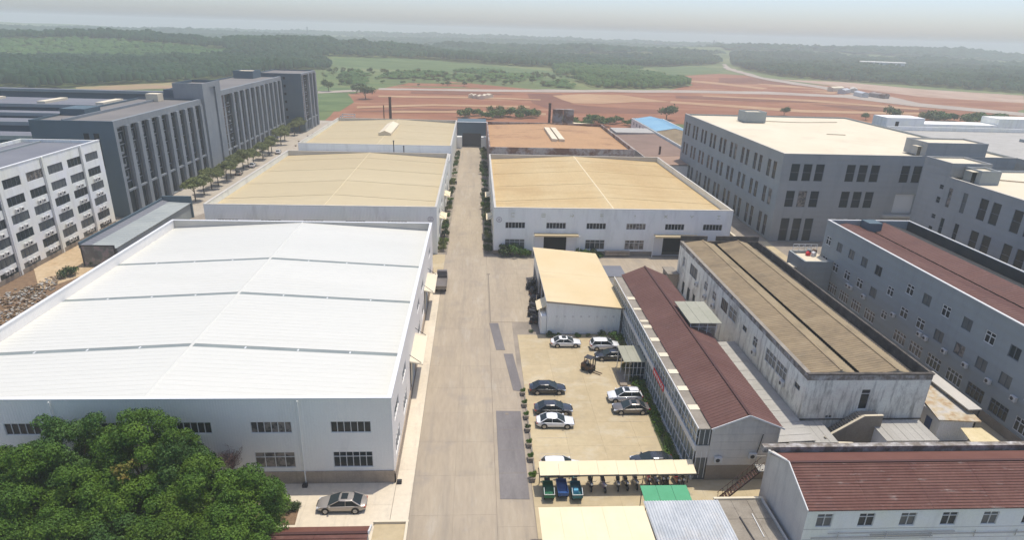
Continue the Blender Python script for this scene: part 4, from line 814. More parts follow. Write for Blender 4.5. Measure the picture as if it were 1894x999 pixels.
# street trees on the left street
ST = thing('street_tree', 'umbrella-shaped street tree', 'tree')
place(leaf_mesh('crown', crown_clumps(2.3,2.3,1.25,18,1.05,77,z0=3.6), 300, .3, 'leaf_small', 77, shell=.3), 'crown', ST); place(trunk_mesh(2.9,.16,1.2,4,5), 'trunk', ST)
pos = [(-76.4,169.6),(-76.9,176.7),(-77.3,183.1),(-77.2,187.8),(-76.8,193.6),(-77.4,198.8),(-77.5,203.5),(-78.1,211.8),(-77.6,215.4),(-76.7,218.2),(-76.6,227.8),(-77.0,236.0),(-77.6,241.4),(-78.9,257.9),(-80.3,268.2),(-80.2,282.6),(-79.8,290.4)]
for k, (x, y) in enumerate(pos):
    n_ = ['nearest','second','third','fourth','fifth','sixth','seventh','eighth','ninth','tenth','eleventh','twelfth','thirteenth','fourteenth','fifteenth','sixteenth','farthest'][k]
    lb = n_+' olive umbrella-shaped tree of the row along the left street'
    if k == 0: ST.location = (x,y,0); ST['label'] = lb; ST['group'] = 'street trees in front of the dark grey building'; o = ST
    else: o = copy_thing(ST, (x,y,0), k*1.7, lb)
    s = (1.15,1.0,1.1,.95,1.1,.9,1.1,1.15,.9,1.0,1.1,1,1.1,1.2,1.15,1.1,1.2)[k]; s *= 1.02; o.scale = (s,s,s)
for k in range(17):
    x, y = pos[k]; b = MB(); b.tube((0,0,0),(0,0,.5),.35,.45,8); o = b.build('planter_pot', 'plinth', None, (x+6.3, y-2, 0)); tag(o, ORD[k]+' dark planter pot from the near end beside the beige-roofed hall', 'planter', 'planter pots along the left street')
def awning_tent(x, y, label, s=1):
    b = MB(); b.prism([(-1.6*s,2.3),(1.6*s,2.3),(0,3.1)], 'y', -1.8*s, 1.8*s)
    for a in (-1.5,1.5):
        for c in (-1.6,1.6): b.bar((a*s,c*s,0),(a*s,c*s,2.35),.08,.08)
    tag(b.build('pavilion_tent', 'cream_flat', None, (x,y,0)), label, 'tent')
awning_tent(*(-77.6,228.7), 'small white tent between the street trees')

# ================================================================== RIGHT: LONG GREY BUILDING
GB = thing('office_block', 'long grey building with paired dark windows and flat cream roof at the right', 'building')
W_ = []
for k in range(9):
    y = 147.5+8*k
    for d in (0, -3.05):
        for (z, h) in ((14.6,4.2),(8.2,4.0),(.5,5.2)): W_.append((213.5-(y+d), z, 1.75, h, dict(nx=1, transom=.5, frame='frame_grey', glass='glass')))
wall_windows(GB, (71.0,213.5,0), (0,-1), 73.5, 21.2, W_, 'cool_wall', reveal=.25)
F_ = []
for g0 in (73.2, 86.6, 99.9):
    for k in range(3):
        for r_, (z, h) in enumerate(((14.9,4.05),(8.6,3.95),(.1,5.75))):
            if g0 == 99.9 and (r_ > 0): continue
            F_.append((g0+k*2.95-71, z, 2.1, h, dict(nx=1, transom=.5, frame='frame_grey', glass='glass')))
F_.append((100.0-71, 7.5, 4.9, 4.6, None))
wall_windows(GB, (71.0,140,0), (1,0), 56.5, 21.2, F_, 'cool_wall_b', reveal=.25)
part_box(GB, 'loading_door', 100.0, 140.3, 7.5, 104.9, 140.33, 12.1, 'frame_white'); part_box(GB, 'loading_ledge', 97.6, 138.8, 6.5, 106, 139.99, 7.0, 'parapet')
facade(GB, (127.5,140,0), (0,1), 73.5, 21.2, [], 'cool_wall'); facade(GB, (127.5,213.5,0), (-1,0), 56.5, 21.2, [], 'cool_wall')
part_box(GB, 'roof', 71.36, 140.36, 19.6, 127.1, 213.1, 20.75, 'cream_flat')
part_box(GB, 'coping', 70.95, 139.95, 21.2, 71.4, 213.5, 21.3, 'parapet'); part_box(GB, 'coping', 71.41, 139.95, 21.2, 127.5, 140.4, 21.3, 'parapet')
roof_hut(GB, 104.8, 140.05, 21.0, 119.5, 148, 24.4, 'cool_wall_b')
part_box(GB, 'door', 104.72, 142, 21, 104.79, 143, 23, 'glass'); part_box(GB, 'door_canopy', 103.6, 141.6, 23.2, 104.79, 143.6, 23.3, 'cream_flat')
roof_hut(GB, 84.8, 196.5, 20.9, 91.5, 202.5, 24.2, 'fin_grey')
b = MB()
for (xa, ya, xb, yb) in ((73,141.3,84,142.2),(84,142.2,95,141.2),(95,141.2,104,141.6),(92,201,105,199.5),(105,199.5,118,202),(100,175,105,174)): b.bar((xa,ya,20.9),(xb,yb,20.9),.25,.12)
add_part(b, 'roof_conduit', 'rubble', GB)
settle(GB, (71, 140, 0))
GA = thing('annex_building', 'blue-grey annex with tall narrow windows behind the red-roofed grey building', 'building')
E_ = []
for (y, w, rows) in ((120.5,1.1,((18.2,.9),(15.3,1.3),(12.0,.9),(9.0,1.3),(2.8,1.3))),(117.7,1.05,((15.1,3.9),(9.0,3.8),(1.5,4.5))),(113.7,1.15,((15.0,4.0),(8.9,3.9),(1.5,4.5))),(109.3,1.95,((15.0,4.1),(8.8,4.0),(1.0,5.2))),(106.3,1.95,((15.0,4.1),(8.8,4.0),(1.0,5.2))),(101.4,1.95,((15.0,4.1),(8.8,4.0),(1.0,5.2))),(98.4,1.95,((15.0,4.1),(8.8,4.0),(1.0,5.2))),(93.4,1.95,((15.0,4.1),(8.8,4.0)))):
    for k, (z, h) in enumerate(rows): E_.append((126.6-y, z, w, h, dict(nx=1, transom=.5, frame='frame_grey', glass='glass_grey' if (w == 1.15 or (w == 1.05 and k == 0)) else 'glass')))
wall_windows(GA, (95,126.6,0), (0,-1), 50, 20.9, E_, 'cool_wall_b', reveal=.25)
facade(GA, (95,76.6,0), (1,0), 45, 20.9, [], 'cool_wall_b'); facade(GA, (140,126.6,0), (-1,0), 45, 20.9, [], 'cool_wall'); facade(GA, (140,76.6,0), (0,1), 50, 20.9, [], 'cool_wall')
part_box(GA, 'roof', 95.36, 77, 19.6, 139.6, 126.2, 20.5, 'cream_flat'); part_box(GA, 'coping', 94.95, 76.6, 20.9, 95.4, 118.6, 21.0, 'parapet')
roof_hut(GA, 94.98, 118.7, 20.92, 103.4, 126.6, 23.7, 'cool_wall_b')
roof_hut(GA, 97.5, 113.8, 20.5, 101.5, 118.2, 23.2, 'cool_wall'); part_box(GA, 'door', 97.42, 115, 20.6, 97.49, 116, 22.6, 'glass'); part_box(GA, 'door_canopy', 96.3, 114.6, 22.8, 97.49, 116.6, 22.9, 'cream_flat')
b = MB()
for (xa, ya, xb, yb) in ((103,119,110,116),(110,116,118,118),(118,118,128,116)): b.bar((xa,ya,20.65),(xb,yb,20.65),.25,.12)
add_part(b, 'roof_conduit', 'rubble', GA)
settle(GA, (95, 126.6, 0))
# white complex far right
WC = thing('white_complex', 'white building complex behind the grey buildings at the right edge', 'building')
part_box(WC, 'wall', 131, 141, 0, 215, 196, 19.2, 'parapet'); part_box(WC, 'roof', 131.5, 141.5, 19.21, 214, 195.5, 19.6, 'tin_pale')
facade(WC, (130.9,196,0), (0,-1), 55, 20.6, [], 'parapet'); part_box(WC, 'parapet', 131.3, 195.6, 19.3, 215, 196, 20.8, 'cream_wall')
part_box(WC, 'stair_tower', 137, 205, 0, 150, 213, 22.4, 'cream_wall'); part_box(WC, 'door', 140, 204.93, 18.9, 141.2, 204.99, 21.2, 'glass')
part_box(WC, 'rear_wall', 150.1, 205, 0, 176, 213, 20.6, 'cream_wall'); part_box(WC, 'stair_tower', 176.1, 205, 0, 195, 213, 22.8, 'cream_wall'); part_box(WC, 'rear_wall', 195.1, 205.2, 0, 225, 213, 20.2, 'cream_wall')
part_box(WC, 'roof_trench', 160, 174, 19.4, 230, 177, 20.4, 'fin_grey'); part_box(WC, 'roof', 131, 196.3, 17.8, 225, 204.9, 18.4, 'tin_pale'); settle(WC, (131,141,0))
# blue-roofed shed and brown roofs between the halls
BR = thing('workshop', 'workshop with light blue metal roof and a row of small windows', 'building')
yb0, yb1 = 226, 314
wl = [(yb1-y, 4.0, 2.2, 1.6, dict(nx=2, frame='frame_white', glass='glass_grey')) for y in range(232, 312, 6)]
wall_windows(BR, (77.5,yb1,0), (0,-1), yb1-yb0, 6.8, wl, 'pale_wall_side'); facade(BR, (77.5,yb0,0), (1,0), 14, 6.8, [], 'pale_wall')
facade(BR, (93.5,yb1,0), (-1,0), 16, 6.8, [], 'pale_wall'); facade(BR, (93.5,yb0,0), (0,1), yb1-yb0, 6.8, [], 'pale_wall_side')
bl = mat('light_blue_roof_sheet', (.20,.40,.56), .6, (.25,.46,.60), .1, fine=.06)
slope_panel(BR, 78.6, 6.6, 86.5, 8.0, 272, 313, bl, rib=1.2); slope_panel(BR, 86.5, 8.0, 93, 6.6, 272, 313, bl, rib=1.2)
slope_panel(BR, 78.6, 6.5, 86.5, 7.8, 227, 271.8, 'asbestos', rib=1.2); slope_panel(BR, 86.5, 7.8, 93, 6.5, 227, 271.8, 'asbestos', rib=1.2); settle(BR, (77.5, 226, 0))
t = thing('brown_roof_shed', 'wide brown-roofed shed right of the rusty-roofed hall', 'shed')
part_box(t, 'wall', 57.5, 204, 0, 76.5, 268, 5.2, 'pale_wall'); brn = mat('brown_roof_sheet', (.22,.15,.115), .85, (.28,.19,.15), .08, fine=.08)
slope_panel(t, 57.2, 5.3, 77, 6.0, 219, 268, brn, rib=1.5); slope_panel(t, 57.2, 5.3, 77, 5.9, 203.5, 218.8, mat('pinkish_brown_roof', (.33,.22,.16), .85, (.38,.26,.19), .1, fine=.08), rib=1.5)
part_box(t, 'parapet', 57.0, 203, 0, 57.19, 268, 7.2, 'parapet'); part_box(t, 'roof_step', 60, 268.1, 3, 77, 282, 6.4, 'tin_pale'); part_box(t, 'vent_pipe', 66, 222, 5.5, 66.6, 222.6, 8.5, 'rust_steel'); settle(t, (57.5, 204, 0))
t = thing('canopy_shed', 'cream sheet canopy at the back corner of the rusty-roofed hall', 'canopy')
b = MB(); b.hexa([(44,264,8.4),(56,262.5,8.0),(54,274,8.6),(42,276,9.0),(44,264,8.55),(56,262.5,8.15),(54,274,8.75),(42,276,9.15)]); add_part(b, 'roof_panel', 'cream_sheet', t)
b = MB()
for x, y in ((44.5,264.5),(55,263.5),(53,273),(43,275)): b.bar((x,y,0),(x,y,8.3),.25,.25)
add_part(b, 'post', 'rust_steel', t); settle(t, (44,264,0))

# ================================================================== RIGHT: GREY BUILDING WITH RED ROOF
DB = thing('dormitory_block', 'grey three-storey building with maroon double roof and white trim at the right', 'building')
X = 66.5; Yn = 109.9; L_ = 52
wd = []
ys = [109.1,105.2,101.3,97.4,93.4,85.35,81.5,77.5,73.4,69.4,65.4,61.4]
t1 = 'FddddfFdFhdh'.replace('f','F'); t2 = 'FFFFdFFddddw'
def opt(c): return {'F': dict(nx=2,transom=.66,glass='glass',ft=.11), 'd': dict(nx=2,frame='frame_grey',glass='glass_grey',ft=.05), 'h': dict(nx=2,frame='frame_grey',glass='glass_teal',ft=.1), 'w': dict(nx=2,glass='glass',ft=.1)}[c]
for i, y in enumerate(ys):
    wd.append((Yn-y, 9.75, 1.7, 1.7, opt('FddddFdFdFhd'[i]))); wd.append((Yn-y, 5.85, 1.8, 1.7, opt('FFFFdFFddddw'[i])))
    wd.append((Yn-y-.1, 1.7, 2.9, 1.95, dict(nx=4, transom=.68, frame='frame_white' if i not in (9,10) else 'frame_grey', glass='curtain' if i < 7 else 'glass', ft=.09)))
wd.append((Yn-89.4, 7.8, 1.6, 1.6, opt('F'))); wd.append((Yn-89.4, 3.7, 1.5, 1.4, opt('F')))
wall_windows(DB, (X,Yn,0), (0,-1), L_, 14.2, wd, 'cool_wall', reveal=.2)
facade(DB, (X+16,Yn,0), (-1,0), 16, 14.2, [], 'cool_wall'); facade(DB, (X+16,Yn-L_,0), (0,1), L_, 14.2, [], mat('dark_netting_wall', (.03,.034,.036), .9, (.05,.052,.052), .4, fine=.15)); facade(DB, (X,Yn-L_,0), (1,0), 16, 14.2, [], 'cool_wall')
b = MB(); b.box(X-.06,Yn-L_,14.2,X+.3,Yn+.05,14.32); b.box(X+.31,Yn-.3,14.2,X+16.05,Yn+.05,14.32); b.box(X+15.75,Yn-L_,14.2,X+16.05,Yn-.31,14.32); add_part(b, 'coping', 'frame_white', DB)
def red_slopes(t, xa, za, xb, zb, y0, y1, m_='red_sheet', n=None, pw=None):
    """sheets laid side by side down the slope, each slightly lapped over the next"""
    pw = pw or 2.0; n = max(1, int((y1-y0)/pw)); d = (y1-y0)/n; b = MB(); dz = .03
    L0 = d+.06
    b.hexa([(xa,0,za-.05),(xb,0,zb-.05),(xb,L0,zb-.05+dz),(xa,L0,za-.05+dz),(xa,0,za),(xb,0,zb),(xb,L0,zb+dz),(xa,L0,za+dz)])
    q = max(2, int(L0/.5))
    for k in range(q):
        y = L0*(k+.5)/q; f = dz*y/L0
        b.face([(xa,y-.06,za+.004+f),(xb,y-.06,zb+.004+f),(xb,y,zb+.05+f),(xa,y,za+.05+f)]); b.face([(xa,y,za+.05+f),(xb,y,zb+.05+f),(xb,y+.06,zb+.004+f),(xa,y+.06,za+.004+f)])
    me = b.mesh('roof_sheet', m_)
    for k in range(n): place(me, 'roof_sheet', t, (0, y0+k*d, 0))
y0, y1 = Yn-L_+.4, Yn-.6
red_slopes(DB, X+.4, 13.2, X+3.6, 13.75, y0, y1); red_slopes(DB, X+3.6, 13.75, X+7.1, 12.95, y0, y1)
red_slopes(DB, X+7.5, 12.95, X+10.9, 13.95, y0, y1); red_slopes(DB, X+10.9, 13.95, X+15.6, 12.5, y0, y1, mat('dark_roof_sheet', (.035,.04,.042), .7, (.06,.062,.062), .4, fine=.15))
part_box(DB, 'valley_gutter', X+7.11, y0, 12.6, X+7.49, y1, 12.75, 'black'); part_box(DB, 'roof_tank', X+6.1, Yn-3.4, 12.9, X+8.6, Yn-.7, 14.6, 'dark_grey')
part_box(DB, 'plinth', X-.12, Yn-L_, 0, X-.005, Yn, 1.3, 'brown_stone')
for y, z in ((86.3,5.2),(79.9,5.05),(78.6,5.05),(74.6,5.05),(70.6,5.1),(66.5,5.1),(108.2,4.9),(107.2,4.9),(99.2,4.9),(98.2,4.9),(94.3,4.9),(62.4,5.1)): aircon(DB, (X, y, z), (0,-1))
settle(DB, (X, Yn, 0))
SA = thing('side_tower', 'small grey annex with white flat roof and railing left of the maroon-roofed building', 'building')
for (p, u, w) in (((60.9,111.3,0),(0,-1),6.4),((60.9,104.9,0),(1,0),5.5),((66.4,111.3,0),(-1,0),5.5)): facade(SA, p, u, w, 7.6, [], 'cool_wall')
part_box(SA, 'roof', 61.26, 105.2, 6.7, 66.4, 111, 7.15, 'cream_flat'); part_box(SA, 'window_hood', 60.1, 107.3, 5.5, 60.89, 109.6, 5.62, 'cream_flat')
b = MB()
for k in range(5): b.bar((61.5+k*1.2,111.1,7.6),(61.5+k*1.2,111.1,8.9),.07,.07)
b.bar((61.5,111.1,8.9),(66.3,111.1,8.9),.08,.08); b.bar((61.5,111.1,8.3),(66.3,111.1,8.3),.05,.05)
for k in range(4): b.bar((61.5+k*1.2,111.1,7.7),(62.7+k*1.2,111.1,8.85),.04,.04)
add_part(b, 'railing', 'frame_white', SA); settle(SA, (60.9,111.3,0))
for k, (x, y, m_) in enumerate(((63.9,109.6,'banner_red'),(64.8,109.2,'frame_white'),(65.3,110,'rust_steel'),(64.3,110.2,'frame_grey'))):
    b = MB(); b.box(-.35,-.3,0,.35,.3,.55+.15*k); b.prism([(-.4,.55+.15*k),(.4,.55+.15*k),(.0,.8+.15*k)], 'y', -.33, .33)
    tag(b.build('storage_bin', m_, None, (x,y,7.16), .3*k), ['red','white','rust brown','dark grey'][k]+' bundle on the annex flat roof behind the railing', 'bundle')
t = thing('lean_to_roof', 'grey lean-to slab roof against the foot of the maroon-roofed building', 'roof')
b = MB(); b.hexa([(60.7,62.1,3.9),(62.4,62.1,3.95),(62.4,71,4.1),(60.5,71,4.05),(60.7,62.1,4.05),(62.4,62.1,4.1),(62.4,71,4.25),(60.5,71,4.2)]); add_part(b, 'roof_panel', 'parapet', t)
part_box(t, 'wall', 60.8, 66, 0, 61, 70.8, 3.9, 'cool_wall'); part_box(t, 'post', 62.2, 62.2, 0, 62.32, 62.32, 4.0, 'dark_steel'); settle(t, (60.8,62,0))

# ================================================================== STAINED TWIN-GABLED BUILDING
SB = thing('stained_workshop', 'old stained white building with two corrugated gable roofs side by side', 'building')
xs = 39.3; yn = 111.5; yS = 61.9; Ls = yn-yS
op = []
def so(y, w, z, h, c): op.append((yn-y, z, w, h, c))
F3 = dict(nx=3, transom=.6, frame='frame_grey', glass='glass_grey'); F2 = dict(nx=2, transom=.6, glass='glass_grey')
so(108.9,1.2,5.2,1.9,F2); so(104.6,3.8,5.2,2.1,F3); so(97.0,1.6,5.4,1.5,F2); so(93.0,1.6,5.3,1.5,F2); so(89.0,2.6,5.4,1.9,dict(nx=4,frame='rust_steel',glass='glass_grey')); so(85.9,2.9,5.4,2.0,F2)
so(80.4,1.4,5.9,.8,dict(nx=2,glass='glass',frame='frame_grey')); so(76.7,1.4,5.3,1.5,F2); so(72.6,3.0,5.2,1.9,dict(nx=3,transom=.6,glass='glass_grey')); so(69.4,2.8,5.2,1.9,dict(nx=3,transom=.6,glass='glass_grey')); so(64.4,1.3,6.1,.7,dict(nx=2,glass='glass',frame='frame_grey'))
for y, w in ((107.5,1.2),(104.5,1.4),(101.4,1.2),(97.8,2.2)): so(y, w, .1 if w < 2 else 1.4, 2.5 if w < 2 else 1.4, dict(nx=1, frame='dark_steel', glass='glass'))
wall_windows(SB, (xs,yn,0), (0,-1), Ls, 8.4, op, 'stained', reveal=.25)
facade(SB, (xs-.02,yn,8.4), (0,-1), Ls, .8, [], 'stained_band', name='parapet_band')
wall_windows(SB, (xs,yS,0), (1,0), 15.3, 8.4, [(7.0,4.3,1.15,2.8,dict(nx=1, transom=.78, glass='glass', frame='frame_white')),(3.2,3.0,.9,.5,dict(nx=2,glass='glass_grey'))], 'stained', reveal=.2)
facade(SB, (xs-.02,yS-.02,8.4), (1,0), 15.34, .75, [], 'stained_band', name='parapet_band')
facade(SB, (xs+15.3,yS,0), (0,1), Ls, 9.3, [], 'mould'); facade(SB, (xs+15.3,yn,0), (-1,0), 15.3, 9.3, [], 'mould')
b = MB(); b.box(xs-.1,yS-.12,9.15,xs+15.4,yS+.3,9.3); add_part(b, 'coping', 'mould', SB)
b = MB(); b.box(xs-.12,yS+.31,9.15,xs+.45,yn,9.25); add_part(b, 'eave_ledge', 'cement', SB)
b = MB(); b.box(xs-.06,yS-.08,2.9,xs+15.36,yS-.03,3.05); add_part(b, 'string_course', 'mould', SB)
def cem(xa, za, xb, zb, m_='asbestos', rh=.09):
    pw = 1.9; y = yS+.35; n = int((yn-.5-y)/pw); d = (yn-.5-y)/n; b = MB(); b.hexa([(xa,0,za-.06),(xb,0,zb-.06),(xb,d+.05,zb-.03),(xa,d+.05,za-.03),(xa,0,za),(xb,0,zb),(xb,d+.05,zb+.03),(xa,d+.05,za+.03)])
    q = 4
    for k in range(q):
        yy = d*(k+.5)/q; b.face([(xa,yy-.14,za+.006),(xb,yy-.14,zb+.006),(xb,yy,zb+.09),(xa,yy,za+.09)]); b.face([(xa,yy,za+.09),(xb,yy,zb+.09),(xb,yy+.14,zb+.006),(xa,yy+.14,za+.006)])
    me = b.mesh('roof_sheet', m_)
    for k in range(n): place(me, 'roof_sheet', SB, (0, y+k*d, 0))
cem(xs+.36, 8.95, xs+4.1, 9.5); cem(xs+4.1, 9.5, xs+6.4, 8.75, 'asbestos_light'); cem(xs+7.0, 8.75, xs+11.0, 9.55); cem(xs+11.0, 9.55, xs+12.9, 9.0, 'asbestos_light')
part_box(SB, 'valley_gutter', xs+6.42, yS+.37, 8.3, xs+6.98, yn-.4, 8.42, 'black'); 
for rx_, rz_ in ((xs+4.1, 9.52), (xs+11.0, 9.57)): part_box(SB, 'ridge_cap', rx_-.12, yS+.36, rz_, rx_+.12, yn-.4, rz_+.1, 'asbestos')
part_box(SB, 'box_gutter', xs+12.91, yS+.36, 7.8, xs+14.9, yn-.4, 8.0, 'mould')
for x0, x1 in ((xs, xs+5.2), (xs+6.9, xs+15.3)): part_box(SB, 'end_parapet', x0, yn+.005, 9.0, x1, yn+.3, 10.2, 'mould')
b = MB(); b.prism([(yn-.5,9.2),(yn-.5,10.4)][:0] or [(xs+.3,8.9),(xs+4.1,9.46),(xs+6.6,8.7),(xs+6.6,8.2),(xs+.3,8.2)], 'y', yS+.31, yS+.34); b.prism([(xs+6.9,8.2),(xs+6.9,8.65),(xs+11,9.5),(xs+12.9,8.95),(xs+12.9,8.2)], 'y', yS+.31, yS+.34); add_part(b, 'gable_end', 'cement', SB)
for y, z in ((95.6,4.1),(91.6,4.2),(100.0,4.6),(75.4,4.4),(66.8,4.7)): aircon(SB, (xs, y, z), (0,-1))
settle(SB, (xs, yS, 0))
# concrete stair up to the door of the stained building
t = thing('concrete_stair', 'concrete outside stair climbing to the door of the stained building', 'stair')
b = MB(); n = 14
for k in range(n):
    x = 42.3+k*.27; b.box(x, 60.3, 0, x+.27, 61.6, 1.4+k*.21)
add_part(b, 'step', 'cement', t); part_box(t, 'landing', 46.1, 60.3, 0, 48.4, 61.7, 4.2, 'cement')
b = MB(); b.prism([(42.1,0),(42.1,1.7),(46.1,4.55),(48.4,4.6),(48.4,0)], 'y', 60.05, 60.28); add_part(b, 'balustrade', 'cement', t)
b = MB(); b.bar((42.1,60.16,1.74),(46.1,60.16,4.6),.3,.08); b.bar((46.1,60.16,4.6),(48.4,60.16,4.65),.3,.08); add_part(b, 'handrail', 'cream_flat', t)
b = MB(); b.prism([(40.6,3.0),(41.4,2.2),(44.8,2.0),(46.5,.6),(46.5,0),(40.6,0)], 'y', 58.2, 58.45); add_part(b, 'lower_wall', 'cement', t); b = MB(); b.bar((40.6,58.3,3.05),(41.4,58.3,2.25),.3,.08); b.bar((41.4,58.3,2.25),(44.2,58.3,2.1),.3,.08); b.bar((44.2,58.3,2.1),(46.5,58.3,.7),.3,.08); add_part(b, 'handrail', 'cream_flat', t)
settle(t, (42.3,60.3,0))
# lean-to roof between office and stained building
def lean(name, label, pts, z0, z1, n, material, wall=None, along='x'):
    t = thing(name, label, 'roof'); (xa, ya), (xb, yb) = pts
    d = (xb-xa)/n if along == 'x' else (yb-ya)/n
    b = MB()
    if along == 'x':
        b.hexa([(0,ya,z0),(d-.03,ya,z0),(d-.03,yb,z1),(0,yb,z1),(0,ya,z0+.06),(d-.03,ya,z0+.06),(d-.03,yb,z1+.06),(0,yb,z1+.06)]); me = b.mesh('roof_sheet', material)
        for k in range(n): place(me, 'roof_sheet', t, (xa+k*d, 0, .012*(k%2)))
    else:
        b.hexa([(xa,0,z0),(xb,0,z1),(xb,d-.04,z1),(xa,d-.04,z0),(xa,0,z0+.06),(xb,0,z1+.06),(xb,d-.04,z1+.06),(xa,d-.04,z0+.06)]); me = b.mesh('roof_sheet', material)
        for k in range(n): place(me, 'roof_sheet', t, (0, ya+k*d, .012*(k%2)))
    part_box(t, 'wall', xa+.1, ya+.1, 0, xb-.1, yb-.1, min(z0,z1)-.05, wall or 'cement'); settle(t, (xa,ya,0)); return t
lean('lean_to_roof', 'long pale sheet roof in the gap between maroon-roofed office and stained building', ((33.3,57.6),(39.2,82)), 2.7, 3.0, 20, 'tin_pale', along='y')
lean('lean_to_roof', 'pale sheet roof below the left corner of the stained building front', ((36.0,57.5),(41.9,61.6)), 2.75, 2.85, 6, 'tin_pale')
lean('lean_to_roof', 'pale seven-sheet lean-to roof right of the concrete stair', ((47.6,57.5),(54.0,61.3)), 2.9, 3.1, 7, 'tin_pale', wall='pale_wall')
t = thing('rusty_shed', 'shed with rust-stained pale roof right of the stained building', 'shed')
b = MB(); b.hexa([(56.3,61.0,3.2),(61.4,60.6,3.2),(62.4,68.6,3.5),(57.9,68.6,3.4),(56.3,61.0,3.35),(61.4,60.6,3.35),(62.4,68.6,3.65),(57.9,68.6,3.55)])
add_part(b, 'roof_panel', mat('rust_stained_roof', (.50,.47,.42), .85, (.36,.22,.12), .55, (.4,.65), fine=.15, fine_scale=2, col3=(.48,.40,.27)), t)
part_box(t, 'wall', 56.9, 61.4, 0, 61.2, 68.2, 3.15, 'pale_wall'); part_box(t, 'door', 56.84, 62.6, .1, 56.89, 63.6, 2.3, mat('blue_door', (.03,.07,.2), .5, fine=.05)); part_box(t, 'window', 56.84, 65.2, 1.3, 56.89, 66.2, 2.4, 'glass'); settle(t, (56.9,61.4,0))
t = thing('yellow_lean_to', 'yellowish fibreglass roof right of the rusty shed', 'roof')
b = MB(); b.hexa([(58.4,57.9,2.2),(62.0,56.4,2.3),(61.4,60.4,2.5),(58.9,60.5,2.45),(58.4,57.9,2.28),(62.0,56.4,2.38),(61.4,60.4,2.58),(58.9,60.5,2.53)]); add_part(b, 'roof_panel', mat('yellow_fibreglass', (.60,.50,.28), .7, (.68,.58,.36), .8, fine=.1), t)
b = MB()
for x, y in ((58.6,58.1),(61.7,56.8),(61.2,60.2)): b.bar((x,y,0),(x,y,2.3),.1,.1)
add_part(b, 'post', 'dark_steel', t); settle(t, (58.4,58,0))
t = thing('brick_hut', 'tiny cement hut with flat roof beside the far end of the stained building', 'hut')
wall_windows(t, (37.2,113.4,0), (0,-1), 3.6, 2.9, [(1.0,.2,1.0,2.1,dict(nx=1,frame='dark_steel'))], 'cement'); facade(t, (37.2,109.8,0), (1,0), 2.0, 2.9, [], 'plinth'); part_box(t, 'roof', 37.0, 109.6, 2.9, 39.25, 113.6, 3.1, 'cement'); part_box(t, 'wall', 37.6, 110.2, 0, 39.2, 113.2, 2.89, 'cement'); settle(t, (37.2,109.8,0))
t = thing('boundary_wall', 'dark concrete boundary wall between stained building and factory hall', 'wall')
for k in range(7): 
    x = 46.5+k*1.6
for (x0,y0,x1,y1,z) in ((55.2,112,55.6,128.4,4.0),(46.6,118,47,126,4.4)):
    n = 4; d = (y1-y0)/n; me = None
    for k in range(n): part_box(t, 'wall_panel', x0, y0+k*d, 0, x1, y0+(k+1)*d-.03, z, 'mould')
settle(t, (55.2,112,0))
t = thing('passage_roof', 'small brown-grey roofed passage behind the stained building', 'roof')
part_box(t, 'wall', 47.1, 112.2, 0, 52.6, 126, 3.4, 'plinth'); part_box(t, 'roof_deck', 46.9, 112, 3.5, 52.9, 126.3, 3.7, 'brown_stone'); settle(t, (47,112,0))
t = thing('boundary_wall', 'olive brown boundary wall between the grey buildings and the yard', 'wall')
for k in range(18): part_box(t, 'wall_panel', 60.2, 112+k*4, 0, 60.5, 112+k*4+3.96, 2.6, 'brown_stone')
part_box(t, 'coping', 60.1, 112, 2.62, 60.6, 184, 2.75, 'cream_flat'); settle(t, (60.2,112,0))

# ================================================================== YELLOW-ROOFED SHED
SH = thing('yellow_roof_shed', 'shed with single-slope pale yellow roof beside the car park', 'shed')
facade(SH, (11.6,90.3,0), (1,0), 12.0, 4.75, [], 'pale_wall', t=.2)
b = MB(); b.prism([(11.6,4.75),(23.6,4.75),(11.6,5.85)], 'y', 90.3, 90.5); add_part(b, 'gable', 'pale_wall', SH)
part_box(SH, 'wall', 23.4, 90.51, 0, 23.6, 115.8, 4.6, 'pale_wall_side'); part_box(SH, 'wall', 11.8, 115.6, 0, 23.4, 115.8, 4.7, 'pale_wall')
for y in (90.52,95.5,100.5,105.5,110.5,115.3): part_box(SH, 'post', 11.62, y, 0, 11.85, y+.25, 5.7, 'frame_white')
part_box(SH, 'wall', 11.6, 90.8, 0, 11.78, 95.4, 5.6, 'pale_wall_side'); part_box(SH, 'wall', 11.6, 105.8, 2.8, 11.78, 115.2, 5.6, 'pale_wall_side')
for k in range(2):
    y0 = 89.9+k*13.15; b = MB(); b.hexa([(11.35,y0,5.95),(24.0,y0,4.75),(24.0,y0+13.12,4.75),(11.35,y0+13.12,5.95),(11.35,y0,6.03),(24.0,y0,4.83),(24.0,y0+13.12,4.83),(11.35,y0+13.12,6.03)]); add_part(b, 'roof_panel', 'yellow_sheet', SH)
part_box(SH, 'roof_trim', 11.3, 89.78, 5.88, 11.34, 116.2, 6.05, 'parapet')
b = MB(); b.prism([(11.3,5.78),(24.05,4.6),(24.05,4.78),(11.3,6.0)], 'y', 89.8, 89.89); add_part(b, 'roof_trim', 'brown_stone', SH)
for k in range(8): part_box(SH, 'vent_rosette', 13.0+k*1.32, 90.25, 3.0, 13.32+k*1.32, 90.29, 3.3, 'frame_white')
part_box(SH, 'annex_wall', 10.65, 90.35, 0, 11.55, 94.5, 3.2, 'pale_wall'); b = MB(); b.hexa([(10.1,91.8,3.5),(11.6,91.8,4.3),(11.6,95.4,4.3),(10.1,95.4,3.5),(10.1,91.8,3.58),(11.6,91.8,4.38),(11.6,95.4,4.38),(10.1,95.4,3.58)]); add_part(b, 'side_awning', 'cream_sheet', SH)
part_box(SH, 'interior', 12.4, 96, 0, 22.8, 105, 3.2, 'dark_steel', 'dark block filling the inside under the open side')  # plain dark box fills the shed behind its open side
settle(SH, (11.6,90.3,0))
